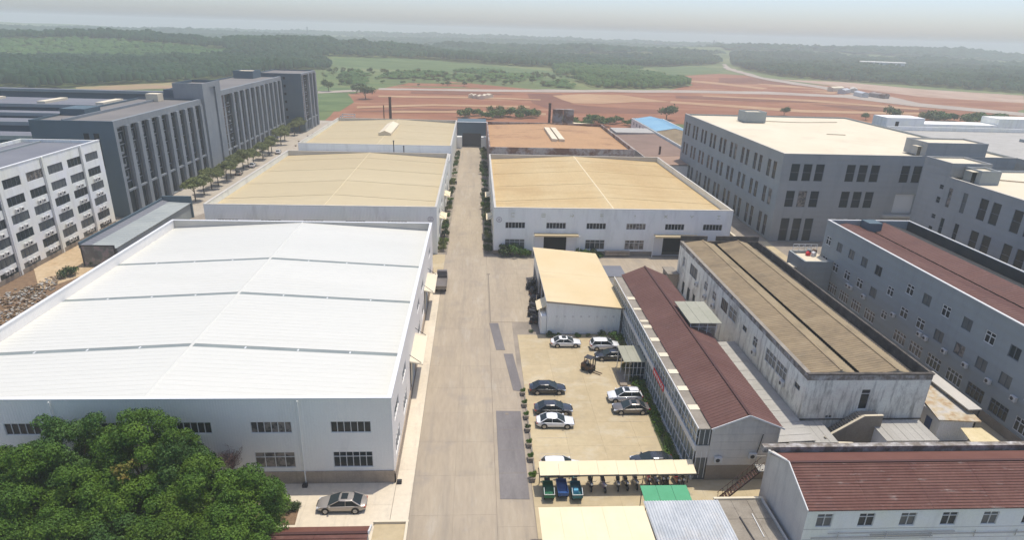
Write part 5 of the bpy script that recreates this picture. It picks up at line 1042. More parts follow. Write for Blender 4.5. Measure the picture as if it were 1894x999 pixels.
t = thing('side_annex', 'low grey flat annex behind the yellow-roofed shed', 'shed'); part_box(t, 'wall', 24.4, 109.2, 0, 28.6, 114.6, 2.6, 'pale_wall'); part_box(t, 'roof_deck', 24.2, 109, 2.61, 28.9, 114.8, 2.75, 'blue_roof_grey'); settle(t, (24.4,109.2,0))
# oily machines standing in the open side
def machine(x, y, s, k, label):
    t = thing('scrap_machine', label, 'machine', (x, y, 0), .3*k); b = MB(); b.box(-.8*s,-.9*s,.15,.8*s,.9*s,.9*s); b.tube((-.2*s,-.8*s,1.2*s),(-.2*s,.7*s,1.2*s),.45*s,n=12); b.box(.2*s,-.5*s,.9*s,.75*s,.3*s,1.7*s); b.tube((.5*s,.5*s,.9*s),(.5*s,.5*s,2.0*s),.12*s)
    add_part(b, 'housing', 'dark_steel', t)
    b = MB(); b.tube((-.85*s,-.4*s,.45*s),(-.95*s,-.4*s,.45*s),.42*s,n=14); b.tube((-.85*s,.5*s,.45*s),(-.95*s,.5*s,.45*s),.35*s,n=14); add_part(b, 'flywheel', 'rust_steel' if k%2 else 'black', t)
    b = MB(); b.bar((-.7*s,-.9*s,.9*s),(-.7*s,-.9*s,2.1*s),.08,.08); b.bar((.7*s,-.9*s,.9*s),(.7*s,-.9*s,2.1*s),.08,.08); b.bar((-.7*s,-.9*s,2.1*s),(.7*s,-.9*s,2.1*s),.08,.08); add_part(b, 'frame', 'chrome' if k == 2 else 'dark_steel', t)
for k, (x, y, s, lb) in enumerate(((10.7,109.5,1.0,'farthest black machine at the open side of the yellow-roofed shed'),(11.0,106.3,.9,'second black machine from the far end of the yellow-roofed shed'),(11.0,102.2,1.05,'black machine with bright frame beside the yellow-roofed shed'),(10.4,99.4,.95,'bulky black machine in the middle of the row by the yellow-roofed shed'),(9.9,97.2,.8,'black machine just behind the side awning of the shed'),(9.9,94.6,.75,'nearest black machine in front of the side awning'))): machine(x, y, s, k, lb)

# ================================================================== MAROON-ROOFED OFFICE
OF = thing('office_building', 'two-storey office with maroon ridge roof and a glazed gallery along the car park', 'building')
xw, xe, y0, y1 = 25.5, 33.0, 54.8, 99.0
facade(OF, (xe,y0,0), (0,1), y1-y0, 6.9, [], 'office_wall'); facade(OF, (xe,y1,0), (-1,0), xe-xw, 6.9, [], 'office_wall')
wall_windows(OF, (xw,y1,0), (0,-1), y1-y0-.01, 6.7, [(1.2+4.1*k+d, z, w, h, dict(nx=2 if w > 1.2 else 1, frame='frame_white', glass='glass_grey')) for k in range(10) for (d, w) in ((0,1.7),(2.4,1.0)) for z, h in ((1.0 if w > 1.2 else .1, 1.7 if w > 1.2 else 2.5),(4.7 if w > 1.2 else 4.0, 1.6 if w > 1.2 else 2.3))], 'office_wall')
bd = [0,1.95,2.9,3.95,5.0,6.0,6.9]      # front wall in horizontal boards
for k in range(6):
    part_box(OF, 'wall_panel', xw, y0, bd[k]+.02, xe, y0+.3, bd[k+1], 'brown_stone' if k == 0 else 'office_wall')
for k in range(2):
    za, zb = 6.92+k*.78, 7.68+k*.78
    xa = 3.75*(1-(za-6.9)/1.58); xb = 3.75*(1-(zb-6.9)/1.58); b = MB(); b.prism([(29.25-xa,za),(29.25+xa,za),(29.25+max(xb,.02),min(zb,8.46)),(29.25-max(xb,.02),min(zb,8.46))], 'y', y0, y0+.3); add_part(b, 'wall_panel', 'office_wall', OF)
red_slopes(OF, xw-.15, 6.88, 29.25, 8.55, y0-.25, y1+.2, 'red_sheet', pw=1.45); red_slopes(OF, 29.25, 8.55, xe+.25, 6.85, y0-.25, y1+.2, 'red_sheet', pw=1.45)
part_box(OF, 'ridge_cap', 29.1, y0-.27, 8.53, 29.4, y1+.22, 8.66, 'red_sheet_dark')
b = MB(); b.bar((xw-.2,y0-.3,6.86),(29.25,y0-.3,8.56),.08,.16); b.bar((29.25,y0-.3,8.56),(xe+.3,y0-.3,6.84),.08,.16); add_part(b, 'verge_trim', 'frame_white', OF)
b = MB(); b.tube((xw+.05,y0-.35,6.75),(xw+.05,y0+.2,6.75),.12); b.tube((xe-.1,y0-.1,0),(xe-.1,y0-.1,6.7),.07); add_part(b, 'gutter_end', 'ac', OF)
# glazed gallery
part_box(OF, 'gallery_roof', 24.05, y0+.02, 6.62, 25.48, y1-.3, 6.74, 'cement'); part_box(OF, 'gallery_floor', 24.1, y0+.02, 3.95, 25.48, y1-.3, 4.1, 'cement')
part_box(OF, 'gallery_beam', 23.86, y0, 3.9, 24.09, y1-.3, 4.6, 'ac'); part_box(OF, 'gallery_rail', 23.94, y0, 6.66, 24.04, y1-.3, 6.84, 'frame_white'); part_box(OF, 'gallery_sill', 23.9, y0, 0, 24.1, y1-.3, .45, 'ac')
mu = MB(); mu.box(-.05,-.035,0,.05,.035,1); mum = mu.mesh('mullion', 'frame_white')
gl1 = MB(); gl1.face([(0,0,0),(0,0.98,0),(0,.98,3.4),(0,0,3.4)]); g1 = gl1.mesh('pane', 'glass_teal'); gl2 = MB(); gl2.face([(0,0,0),(0,.98,0),(0,.98,2.0),(0,0,2.0)]); 
gg = mat('pale_gallery_glass', (.20,.23,.22), .2, (.11,.13,.13), 1.1, (.4,.6), fine=.1, spec=.6); g1.materials[0] = gg; g2 = gl2.mesh('pane', gg)
n = int((y1-y0)/1.0)
for k in range(n):
    y = y0+.3+k*1.0
    for z, h in ((.45,3.45),(4.6,2.06)): o = place(mum, 'mullion', OF, (24.0, y, z)); o.scale = (1,1,h)
    place(g1, 'pane', OF, (24.03, y, .47)); place(g2, 'pane', OF, (24.03, y, 4.62))
part_box(OF, 'transom', 23.97, y0, 1.9, 24.05, y1-.3, 1.97, 'frame_white'); part_box(OF, 'transom', 23.97, y0, 5.6, 24.05, y1-.3, 5.66, 'frame_white')
for k, x in enumerate((24.2,24.75,25.3)):
    for z, h in ((.3,3.5),(4.7,1.9)): o = place(mum, 'mullion', OF, (x, y0+.02, z)); o.scale = (.6,1,h)
b = MB(); b.face([(24.1,y0+.1,0),(25.48,y0+.1,0),(25.48,y0+.1,6.6),(24.1,y0+.1,6.6)]); add_part(b, 'end_pane', 'glass_grey', OF); part_box(OF, 'end_panel', 24.1, y0-.01, 3.0, 25.48, y0+.08, 4.55, 'office_wall')
for k, (x, y) in enumerate(((25.0,89.4),(25.0,85.5),(24.9,81.3),(25.1,79.3),(25.0,75.3),(24.8,71.0),(24.4,66.7),(24.4,62.8),(24.5,58.8))):
    part_box(OF, 'gallery_white_panel', 24.15, y-.5, 6.745, 25.45, y+.5-(.35 if k in (1,2) else 0), 6.83, 'cream_flat')  # white panels laid at intervals on the gallery roof
b = MB(); b.box(23.78,(23.7,69.8)[1]-3.2,3.85,23.85,(23.7,69.8)[1]+1.6,4.75); add_part(b, 'banner', 'banner_red', OF, label='red banner hung on the gallery beam')
b = MB()
for k in range(7): 
    yy = (23.7,69.8)[1]-2.9+k*.62; b.box(23.76,yy,4.1,23.779,yy+.32,4.5)
add_part(b, 'banner_letter', 'frame_white', OF)
aircon(OF, (26.6, y0, 2.6), (1,0)); aircon(OF, (30.4, y0, 3.05), (1,0)); b = MB(); b.tube((30.9,y0-.06,3.6),(31.2,y0-.06,6.0),.04,n=6); add_part(b, 'cable', 'black', OF)
settle(OF, (xw, y0, 0))
t = thing('roof_hut', 'hut with greenish fibreglass roof standing on the back slope of the maroon office roof', 'hut')
part_box(t, 'wall', 30.0, 77.0, 6.9, 33.2, 82.5, 8.7, 'stained_band'); part_box(t, 'wall', 33.0, 77.2, 0, 33.9, 82.3, 8.4, 'stained_band')
for k in range(3): part_box(t, 'roof_sheet', 29.6+k*1.5, 75.8, 9.0+.01*(k%2), 29.6+k*1.5+1.47, 83.2, 9.08+.01*(k%2), 'fibreglass')
b = MB()
for x in (29.8,31,32.2,33.5):
    for y in (76.1,82.9): b.bar((x,y,7.4),(x,y,9.0),.07,.07)
b.bar((29.8,76.1,8.4),(33.6,76.1,8.4),.05,.05); add_part(b, 'post', 'frame_white', t); settle(t, (30,77,6.9))
EC = thing('entry_canopy', 'entrance porch with greenish fibreglass roof and white glazing bars at the gallery', 'canopy')
for k in range(3): part_box(EC, 'roof_sheet', 20.8+k*1.05, 75.2, 3.3+.01*(k%2), 20.8+k*1.05+1.03, 80.0, 3.36+.01*(k%2), 'fibreglass')
b = MB()
for k in range(6): x = 21.2+k*.55; b.bar((x,75.6,0),(x,75.6,3.3),.07,.07)
for y in (77.5,79.7): b.bar((21.0,y,0),(21.0,y,3.3),.09,.09)
for z in (1.0,2.2,3.1): b.bar((21.0,75.6,z),(23.9,75.6,z),.05,.05)
add_part(b, 'glazing_bar', 'frame_white', EC); b = MB(); b.face([(22,75.66,0),(23.9,75.66,0),(23.9,75.66,3.1),(22,75.66,3.1)]); add_part(b, 'pane', 'glass_teal', EC); settle(EC, (21,75.6,0))
b = MB(); b.box(-.5,-2,0,.5,2,.35); tag(b.build('planter_bed', 'brown_stone', None, ((20.9,76.0)[0], (20.9,76.0)[1], 0), -.05), 'brown raised planter bed beside the entrance porch', 'planter')
shrub_c(*(22.3,79.2), 1.0, 'reddish leafy shrub at the corner of the entrance porch', None, 2, mats=('leaf_rust','leaf_rust','leaf_rust','leaf_rust'))
for k, (x, y, s) in enumerate(((22.6,75.6,.8),(23.3,74.4,.8),(22.4,74.4,.6))): shrub_c(x, y, s, ['bright green shrub under the glazing of the porch','bright green shrub against the gallery by the porch','low shrub in front of the porch glazing'][k], None, k)
me = leaf_mesh('hedge', [(23.2+random.uniform(-.5,.5), 57.5+k*.45, .35, random.uniform(.45,.7)) for k in range(38)], 170, .22, 'leaf_b', 9, shell=.3)
tag(place(me, 'hedge'), 'strip of green hedge between car park and glazed gallery', 'hedge', kind='stuff')

# ================================================================== FOREGROUND RIGHT: TILED HOUSE
BH = thing('tiled_house', 'white two-storey house with red tiled roof in the bottom right corner', 'building')
x0, x1, ya, yb = 29.7, 64, 42.4, 50.6
hw = [(x-x0, 4.95, 1.5, 1.5, dict(nx=2, transom=.72, frame='frame_white', glass=('glass_grey','glass_teal')[k%2])) for k, x in enumerate((30.7,34.6,38.5,42.4,46.3,50.2,54.1))]
wall_windows(BH, (x0,ya,0), (1,0), x1-x0, 6.9, hw, 'cream_wall'); facade(BH, (x0,yb,0), (0,-1), yb-ya, 6.9, [], 'office_wall'); facade(BH, (x1,yb,0), (-1,0), x1-x0, 7.1, [], 'cement'); facade(BH, (x1,ya,0), (0,1), yb-ya, 6.9, [], 'office_wall')
b = MB(); b.prism([(ya+.01,6.9),(yb-.01,6.9),(yb-.01,7.2),(46.6,8.75),(ya+.01,7.0)], 'x', x0, x0+.3); add_part(b, 'gable', 'office_wall', BH)
def courses(t, xa, xb, yA, zA, yB, zB, n, m_):
    d = (yB-yA)/n; s = (zB-zA)/n; b = MB(); sg = 1 if d > 0 else -1
    b.hexa([(0,0,-.05),(xb-xa,0,-.05),(xb-xa,d*1.12,s*1.12-.05),(0,d*1.12,s*1.12-.05),(0,0,.07),(xb-xa,0,.07),(xb-xa,d*1.12,s*1.12+.005),(0,d*1.12,s*1.12+.005)] if sg > 0 else [(0,d*1.12,s*1.12-.05),(xb-xa,d*1.12,s*1.12-.05),(xb-xa,0,-.05),(0,0,-.05),(0,d*1.12,s*1.12+.005),(xb-xa,d*1.12,s*1.12+.005),(xb-xa,0,.07),(0,0,.07)])
    me = b.mesh('tile_course', m_)
    for k in range(n): place(me, 'tile_course', t, (xa, yA+k*d, zA+k*s))
for (a, e) in [(x0-.05+k*5.8, x0-.05+(k+1)*5.8-.015) for k in range(6)]: courses(BH, a, e, ya-.15, 6.95, 46.6, 8.75, 17, 'brick_red')
courses(BH, x0-.05, x1, yb-.7, 7.25, 46.62, 8.75, 12, 'brick_red_far')
part_box(BH, 'ridge_cap', x0-.05, 46.48, 8.74, x1, 46.74, 8.86, 'red_sheet_dark'); part_box(BH, 'rear_parapet', x0-.7, yb-.35, 7.11, x1, yb+.25, 7.75, 'stained_band'); 
b = MB(); b.bar((x0-.12,ya-.15,7.0),(x0-.12,46.6,8.85),.1,.14); b.bar((x0-.12,46.6,8.85),(x0-.12,yb-.4,7.3),.1,.14); add_part(b, 'verge_trim', 'frame_white', BH)
b = MB()
for (xa, xb, z) in ((32,44,4.3),(36,58,4.05),(30.5,42,3.8)): b.tube((xa,ya-.12,z),(xb,ya-.12,z+.05),.05,n=6)
for x in (33,37.5,41.8,46,50): b.tube((x,ya-.1,3.7),(x,ya-.1,4.4),.04,n=6)
add_part(b, 'wall_pipe', 'parapet', BH)
b = MB()
for k in range(4): b.box(x0+.002,ya-.02,4.7-k*1.2,x1,ya-.003,4.74-k*1.2)
add_part(b, 'panel_joint', 'parapet', BH)
b = MB(); b.tube((x0-.15,yb-.5,7.1),(x0-.15,yb-.5,7.5),.14); add_part(b, 'rainwater_head', 'ac', BH)
settle(BH, (x0, ya, 0))
# steel stair to the house
t = thing('steel_stair', 'thin rusty steel stair rising to the tiled house', 'stair')
A, B = Vector((25.7,51.2,.0)), Vector((30.1,51.9,3.9)); b = MB()
for dy in (-.4,.4): b.bar(A+Vector((0,dy,.1)), B+Vector((0,dy,.1)), .06, .16); b.bar(A+Vector((0,dy,1.0)), B+Vector((0,dy,1.0)), .04, .04)
add_part(b, 'stringer', 'rust_steel', t); b = MB()
for k in range(18):
    p = A.lerp(B, (k+.5)/18); b.box(p.x-.12,p.y-.4,p.z+.1,p.x+.12,p.y+.4,p.z+.13)
    if k%2 == 0: b.bar(p+Vector((0,-.4,0)), p+Vector((0,-.4,1.0)), .03,.03); b.bar(p+Vector((0,.4,0)), p+Vector((0,.4,1.0)), .03,.03)
add_part(b, 'tread', 'rust_steel', t); b = MB(); b.box(29.6,51.3,3.85,30.6,52.4,3.95); b.bar((29.6,52.4,3.95),(29.6,52.4,5),.05,.05); b.bar((29.6,52.4,5),(30.6,52.4,5),.05,.05); add_part(b, 'platform', 'tin_pale', t); settle(t, A)
t = thing('concrete_terrace', 'bare concrete terrace roof left of the tiled house', 'roof')
part_box(t, 'wall', 24.3, 38, 0, 29.2, 49.2, 2.2, 'cement'); 
for i in range(3):
    for j in range(4): part_box(t, 'slab', 24.3+i*1.63, 38+j*2.8, 2.21, 24.3+i*1.63+1.6, 38+j*2.8+2.77, 2.3+.008*((i+j)%2), 'cement')
part_box(t, 'kerb', 24.2, 49.0, 2.31, 29.3, 49.25, 2.5, 'cream_flat'); part_box(t, 'kerb', 29.05, 38, 2.31, 29.25, 48.99, 2.5, 'parapet'); b = MB(); b.bar((26.2,42,2.36),(25.9,46.6,2.36),.12,.1); add_part(b, 'pipe', 'dark_steel', t); b = MB(); b.bar((27.2,44,2.36),(27.3,47,2.36),.08,.06); add_part(b, 'loose_batten', 'frame_white', t); settle(t, (24.3,38,0))
t = thing('tin_roof_shed', 'shed with ribbed galvanised tin roof between cream roof and concrete terrace', 'shed')
part_box(t, 'wall', 16.9, 37, 0, 24.0, 47.5, 2.9, 'pale_wall'); n = 9
b = MB(); w = 7.5/n; L_ = 11
b.hexa([(0,0,-.05),(w-.01,0,-.05),(w-.01,L_,-.05),(0,L_,-.05),(0,0,0),(w-.01,0,0),(w-.01,L_,0),(0,L_,0)])
for q in range(3):
    x = w*(q+.5)/3; b.prism([(x-.09,.002),(x+.09,.002),(x+.04,.06),(x-.04,.06)], 'y', 0, L_)
me = b.mesh('roof_sheet', 'tin')
for k in range(n): place(me, 'roof_sheet', t, (16.65+k*w, 37, 3.2+.008*(k%2)))
settle(t, (16.9,37,0))
t = thing('cream_roof_shed', 'flat cream-coloured shed roof at the bottom edge of the picture', 'shed')
part_box(t, 'wall', 6.7, 37, 0, 16.2, 46.6, 2.9, 'pale_wall')
for k in range(5): part_box(t, 'roof_sheet', 6.2+k*2.05, 36.6, 3.25, 6.2+k*2.05+2.04, 47.2, 3.35+.006*(k%2), 'cream_sheet')
part_box(t, 'post', 6.25, 40, 0, 6.4, 40.15, 3.24, 'dark_steel'); settle(t, (6.7,37,0))
t = thing('green_canopy', 'small bright green sheet canopy above the galvanised roof', 'canopy')
for k in range(3): 
    b = MB(); b.hexa([(16.95+k*1.6,48.2,2.75),(18.52+k*1.6,48.2,2.75),(18.5+k*1.6,50.4,3.0),(16.93+k*1.6,50.4,3.0),(16.95+k*1.6,48.2,2.82),(18.52+k*1.6,48.2,2.82),(18.5+k*1.6,50.4,3.07),(16.93+k*1.6,50.4,3.07)]); add_part(b, 'roof_sheet', 'green_sheet', t)
b = MB()
for x in (17.1,21.5):
    for y in (48.4,50.2): b.bar((x,y,0),(x,y,2.8),.07,.07)
add_part(b, 'post', 'dark_steel', t); settle(t, (17,48.2,0))
BC = thing('bike_canopy', 'long cream sheet canopy over the parked motorcycles', 'canopy')
for k in range(8):
    x = 6.95+k*2.1; b = MB(); b.hexa([(x,52.9,2.35),(x+2.08,52.9+.04,2.35),(x+2.08,54.75,2.75),(x,54.7,2.75),(x,52.9,2.42),(x+2.08,52.94,2.42),(x+2.08,54.75,2.82),(x,54.7,2.82)]); add_part(b, 'roof_sheet', 'cream_sheet', BC)
b = MB(); b.box(7.0,52.86,2.25,24.0,52.9,2.36)
for x in (7.1,12.9,18.5,23.5): b.bar((x,54.4,0),(x,54.4,2.7),.08,.08); b.bar((x,54.4,2.0),(x,53.0,2.38),.06,.06)
add_part(b, 'post', 'dark_steel', BC); settle(BC, (7,53,0))
t = thing('tiled_gatehouse', 'low maroon-tiled roof at the bottom edge beside the trees', 'building')
part_box(t, 'wall', -18.4, 41.4, 0, -9.6, 45, 3.0, 'office_wall')
for (a, e) in ((-18.7,-14.1),(-14.08,-9.4)): courses(t, a, e, 45.4, 3.05, 44.2, 3.6, 3, 'brick_red_far'); courses(t, a, e, 41.0, 3.0, 43.9, 3.6, 7, 'brick_red')
part_box(t, 'ridge_cap', -18.7, 43.9, 3.58, -9.4, 44.2, 3.72, 'red_sheet_dark'); b = MB(); b.bar((-18.75,43.95,3.7),(-18.75,45.4,3.1),.1,.12); b.bar((-9.35,43.95,3.7),(-9.35,45.4,3.1),.14,.3); add_part(b, 'verge_trim', 'frame_white', t); settle(t, (-18.4,41.4,0))
t = thing('gate_canopy', 'flat cream entrance slab with raised rim at the bottom edge by the road', 'roof')
part_box(t, 'roof_deck', -9.3, 41.5, 2.1, -6.2, 46.6, 2.2, 'concrete'); part_box(t, 'rim', -9.4, 46.6, 2.0, -6.1, 46.85, 2.45, 'cream_flat'); part_box(t, 'rim', -6.35, 41.5, 2.21, -6.12, 46.59, 2.45, 'cream_flat'); part_box(t, 'wall', -9.1, 41.6, 0, -6.5, 46.4, 2.09, 'cement'); settle(t, (-9.3,41.5,0))

# ================================================================== VEHICLES
def car_meshes(L, W, H, kind):
    """lofted body: stations along x (front at +x)"""
    suv = kind == 'suv'; zb = .22; zh = H*(.62 if suv else .60)
    st = [(-L/2,.62,.42,zh*.80),(-L/2+.06,.80,.32,zh*.97),(-L/2+.45,.95,zb,zh*1.03),(-L*.25,1,zb,zh*1.04),(0,1,zb,zh*1.02),(L*.2,1,zb,zh*.99),(L/2-.75,.97,zb,zh*.93),(L/2-.25,.88,.28,zh*.82),(L/2-.04,.72,.36,zh*.70),(L/2,.55,.42,zh*.60)]
    b = MB(); rings = []
    for (x, f, z0, zt) in st:
        w = W/2*f; r_ = [(x,-w*.86,z0),(x,-w,z0+.18),(x,-w*1.0,zt*.72),(x,-w*.95,zt*.94),(x,-w*.80,zt),(x,0,zt+.015),(x,w*.80,zt),(x,w*.95,zt*.94),(x,w,zt*.72),(x,w,z0+.18),(x,w*.86,z0)]
        i = len(b.v); b.v += r_; rings.append(i)
    n = 11
    for a, c in zip(rings, rings[1:]):
        for k in range(n-1): b.f.append((a+k, c+k, c+k+1, a+k+1)); b.m.append(0)
        b.f.append((a, a+n-1, c+n-1, c)); b.m.append(1)
    b.f.append(tuple(rings[0]+k for k in reversed(range(n)))); b.m.append(0); b.f.append(tuple(rings[-1]+k for k in range(n))); b.m.append(0)
    # cabin
    xr0, xr1, xf1, xf0 = (-L/2+.15,-L/2+.55,.30,L*.5-1.05) if suv else (-L/2+.45,-L/2+1.30,.20,L*.5-1.18)
    zc = zh*1.0; zr = H
    wb, wt = W/2*.90, W/2*.72
    def quad(p): return p
    G = MB(); C = MB()
    lo = [(xr0,-wb,zc),(xf0,-wb,zc),(xf0,wb,zc),(xr0,wb,zc)]; hi = [(xr1,-wt,zr-.06),(xf1,-wt,zr-.06),(xf1,wt,zr-.06),(xr1,wt,zr-.06)]
    cab = MB()
    xs_ = [(xr0,wb*.92,zc,zc),(xr1,wb,zc,zr-.07),((xr1+xf1)/2,wb,zc,zr),(xf1,wb,zc,zr-.05),(xf0,wb*.92,zc,zc)]
    # pillars and roof skin in body colour
    roof = MB(); pts = []
    for x, f in ((xr1-.04,.93),(xr1+.15,1),((xr1+xf1)/2,1.02),(xf1-.15,1),(xf1+.04,.93)):
        z = zr-(.0 if f > 1 else .02 if f == 1 else .07); i = len(roof.v); roof.v += [(x,-wt*1.03*f,z-.07),(x,-wt*.8*f,z-.01),(x,0,z+.01),(x,wt*.8*f,z-.01),(x,wt*1.03*f,z-.07)]; pts.append(i)
    for a, c in zip(pts, pts[1:]):
        for k in range(4): roof.f.append((a+k, c+k, c+k+1, a+k+1)); roof.m.append(0)
    for s in (-1,1):
        for (p, q, w_) in (((xr0,s*wb,zc),(xr1,s*wt,zr-.06),.11),((xf0,s*wb,zc),(xf1,s*wt,zr-.06),.07),(((xr1+xf1)/2,s*(wb+.005),zc),((xr1+xf1)/2,s*(wt+.005),zr-.06),.05)): roof.bar(p, q, w_, .05)
    # glass shell
    ws = MB(); ws.face([lo[1],lo[2],hi[2],hi[1]]); rw = MB(); rw.face([lo[3],lo[0],hi[0],hi[3]])
    sl = MB(); sl.face([lo[0],lo[1],hi[1],hi[0]]); sr = MB(); sr.face([lo[2],lo[3],hi[3],hi[2]])
    wheel = MB(); wheel.tube((0,-.11,0),(0,.11,0),.33,n=20); rim = MB(); rim.tube((0,-.125,0),(0,.125,0),.22,n=14)
    for k in range(5): a = k*1.2566; rim.bar((0,-.13,0),(.2*math.cos(a),-.13,.2*math.sin(a)),.05,.02); rim.bar((0,.13,0),(.2*math.cos(a),.13,.2*math.sin(a)),.05,.02)
    return dict(b=b, roof=roof, ws=ws, rw=rw, sl=sl, sr=sr, wheel=wheel, rim=rim, xr1=xr1, xf1=xf1, zr=zr, wt=wt, zh=zh)
CAR = {}
def car(kind, paint, x, y, rz, label, group='cars parked in the yard', sunroof=False, roofpaint=None, racks=False, z=0):
    L, W, H = {'sedan':(4.75,1.82,1.46),'bigsedan':(4.95,1.86,1.48),'suv':(4.6,1.86,1.68),'hatch':(3.9,1.72,1.55)}[kind]
    key = (kind,)
    if key not in CAR: CAR[key] = car_meshes(L, W, H, 'suv' if kind in ('suv','hatch') else 'sedan')
    m_ = CAR[key]; P = PAINT[paint]; kk = (kind, paint, sunroof)
    t = thing('parked_car', label, 'car', (x, y, z), rz, group)
    if kk not in CAR:
        CAR[kk] = dict(body=m_['b'].mesh('body', [P, MT['black']], True), roof=m_['roof'].mesh('roof', [roofpaint or P]), ws=m_['ws'].mesh('windscreen', 'glass_teal'), rw=m_['rw'].mesh('rear_window', 'glass'), sl=m_['sl'].mesh('side_window', 'glass'), sr=m_['sr'].mesh('side_window', 'glass'),
            wheel=m_['wheel'].mesh('tyre', 'black'), rim=m_['rim'].mesh('rim', 'rim'))
        try: CAR[kk]['body'].set_sharp_from_angle(angle=R(38))
        except Exception: pass
    q = CAR[kk]
    for n_, k_ in (('body','body'),('roof','roof'),('windscreen','ws'),('rear_window','rw'),('side_window','sl'),('side_window','sr')): place(q[k_], n_, t)
    for sx in (-1,1):
        for sy in (-1,1):
            o = place(q['wheel'], 'wheel', t, (sx*L*.29-(.02 if sx < 0 else -.08), sy*(W/2-.10), .33)); place(q['rim'], 'rim', o)
            b = MB(); b.tube((0,-.01*sy,0),(0,.02*sy,0),.40,n=18); oo = b.build('wheel_arch', 'black', t, (sx*L*.29-(.02 if sx < 0 else -.08), sy*(W/2-.005), .36))
    for sy in (-1,1):
        b = MB(); b.prism([(L/2-.42,m_['zh']*.66),(L/2-.02,m_['zh']*.58),(L/2-.06,m_['zh']*.74),(L/2-.50,m_['zh']*.84)], 'y', sy*(W/2*.60), sy*(W/2*.87)); b.build('headlight', 'lamp', t)
        b = MB(); b.prism([(-L/2-.01,m_['zh']*.70),(-L/2+.28,m_['zh']*.72),(-L/2+.22,m_['zh']*.92),(-L/2+.0,m_['zh']*.90)], 'y', sy*(W/2*.52), sy*(W/2*.84)); b.build('taillight', 'tail_red', t)
        b = MB(); b.box(.98 if kind != 'hatch' else .7,sy*W/2-.02 if sy > 0 else sy*W/2-.18,m_['zh']*.98,1.14 if kind != 'hatch' else .86,sy*W/2+.18 if sy > 0 else sy*W/2+.02,m_['zh']*.98+.13); b.build('mirror', P, t)
    b = MB(); b.box(L/2-.03,-.35,.5,L/2+.015,.35,.68); b.build('grille', 'black', t)
    b = MB(); b.box(-L/2-.02,-.26,.55,-L/2+.02,.26,.68); b.build('number_plate', 'banner_red' if False else 'blue_roof_grey', t)
    if sunroof: b = MB(); b.box(m_['xf1']-.85,-.42,m_['zr']-.0,m_['xf1']-.2,.42,m_['zr']+.02); b.build('sunroof', 'glass', t)
    if racks:
        for sy in (-1,1): b = MB(); b.bar((m_['xr1'],sy*.52,m_['zr']+.03),(m_['xf1']-.1,sy*.52,m_['zr']+.03),.05,.04); b.build('roof_rail', 'chrome', t)
    return t
PI = math.pi
car('bigsedan', 'silver', -13.35, 51.3, PI, 'champagne silver saloon parked in front of the white hall', None, sunroof=True)
car('sedan', 'white', 14.25, 86.4, 0, 'white saloon parked in front of the yellow-roofed shed', sunroof=True)
car('suv', 'white', 20.2, 85.4, 0, 'white hatchback-style car at the far right corner of the car park', racks=False)
car('sedan', 'black', 20.5, 82.2, PI, 'black car squeezed between the white hatchback and the entrance porch')
car('bigsedan', 'black', 9.95, 73.0, 0, 'blue-black saloon, farthest of the row on the left of the car park', sunroof=False)
car('bigsedan', 'dark', 10.2, 68.1, 0, 'charcoal saloon with papers in its rear window, beside the white saloon')
car('sedan', 'white', 10.1, 65.3, R(-2), 'white saloon at the near end of the row on the left of the car park')
car('suv', 'white', 20.15, 70.9, PI, 'white sport utility car with sunroof next to the bronze grey saloon', sunroof=True, racks=True)
car('sedan', 'grey', 20.35, 68.2, PI, 'bronze grey saloon beside the white sport utility car', sunroof=True)
car('suv', 'white', 9.7, 56.5, 0, 'white car half hidden behind the motorcycle canopy')
car('bigsedan', 'dark', 20.3, 57.4, PI, 'dark car half hidden behind the right end of the motorcycle canopy')
for k, (p, pa, lb) in enumerate((((-77.1,240.4),'white','white car farthest up the left street'),((-78.4,215.3),'white','white car between the street trees on the left street'),((-78.7,203.4),'silver','silver car nearest the planter pots on the left street'),((-89.3,219.0),'dark','dark car beside the dark grey building'))):
    car('sedan', pa, p[0]+(2.2 if k < 3 else 2.6), p[1], R(100), lb, 'cars parked on the left street')
# forklift
FK = thing('forklift', 'dark orange-brown forklift with its forks pointing to the entrance porch', 'forklift', (16.7, 78.6, 0), R(-38))
b = MB(); b.box(-1.1,-.55,.25,.55,.55,.85); b.prism([(-1.15,.3),(-1.15,1.1),(-.9,1.3),(-.35,1.2),(-.35,.8)], 'y', -.58, .58); add_part(b, 'body', mat('dirty_orange_paint', (.16,.07,.03), .6, (.06,.045,.04), 1.5, fine=.15), FK)
b = MB()
for x, s in ((-.75,1),(.35,1)):
    for y in (-.48,.48): b.bar((x,y,.9),(x*.85,y,2.15),.07,.07)
b.box(-.75,-.55,2.13,.45,.55,2.2); add_part(b, 'overhead_guard', 'dark_steel', FK)
b = MB(); b.box(.62,-.42,.1,.74,-.3,2.3); b.box(.62,.3,.1,.74,.42,2.3); b.box(.64,-.42,.5,.72,.42,.6); b.box(.64,-.42,2.2,.72,.42,2.3); add_part(b, 'mast', 'dark_steel', FK)
for y in (-.3,.22): part_box(FK, 'fork', .75, y, .06, 1.95, y+.1, .11, 'rust_steel')
part_box(FK, 'seat', -.35, -.25, .9, .1, .25, 1.05, 'black'); part_box(FK, 'seat_back', -.42, -.25, 1.05, -.32, .25, 1.5, 'ac')
for x in (-.75,.4):
    for y in (-.5,.5): b = MB(); b.tube((0,-.12,0),(0,.12,0),.3,n=14); b.build('wheel', 'black', FK, (x,y,.3))
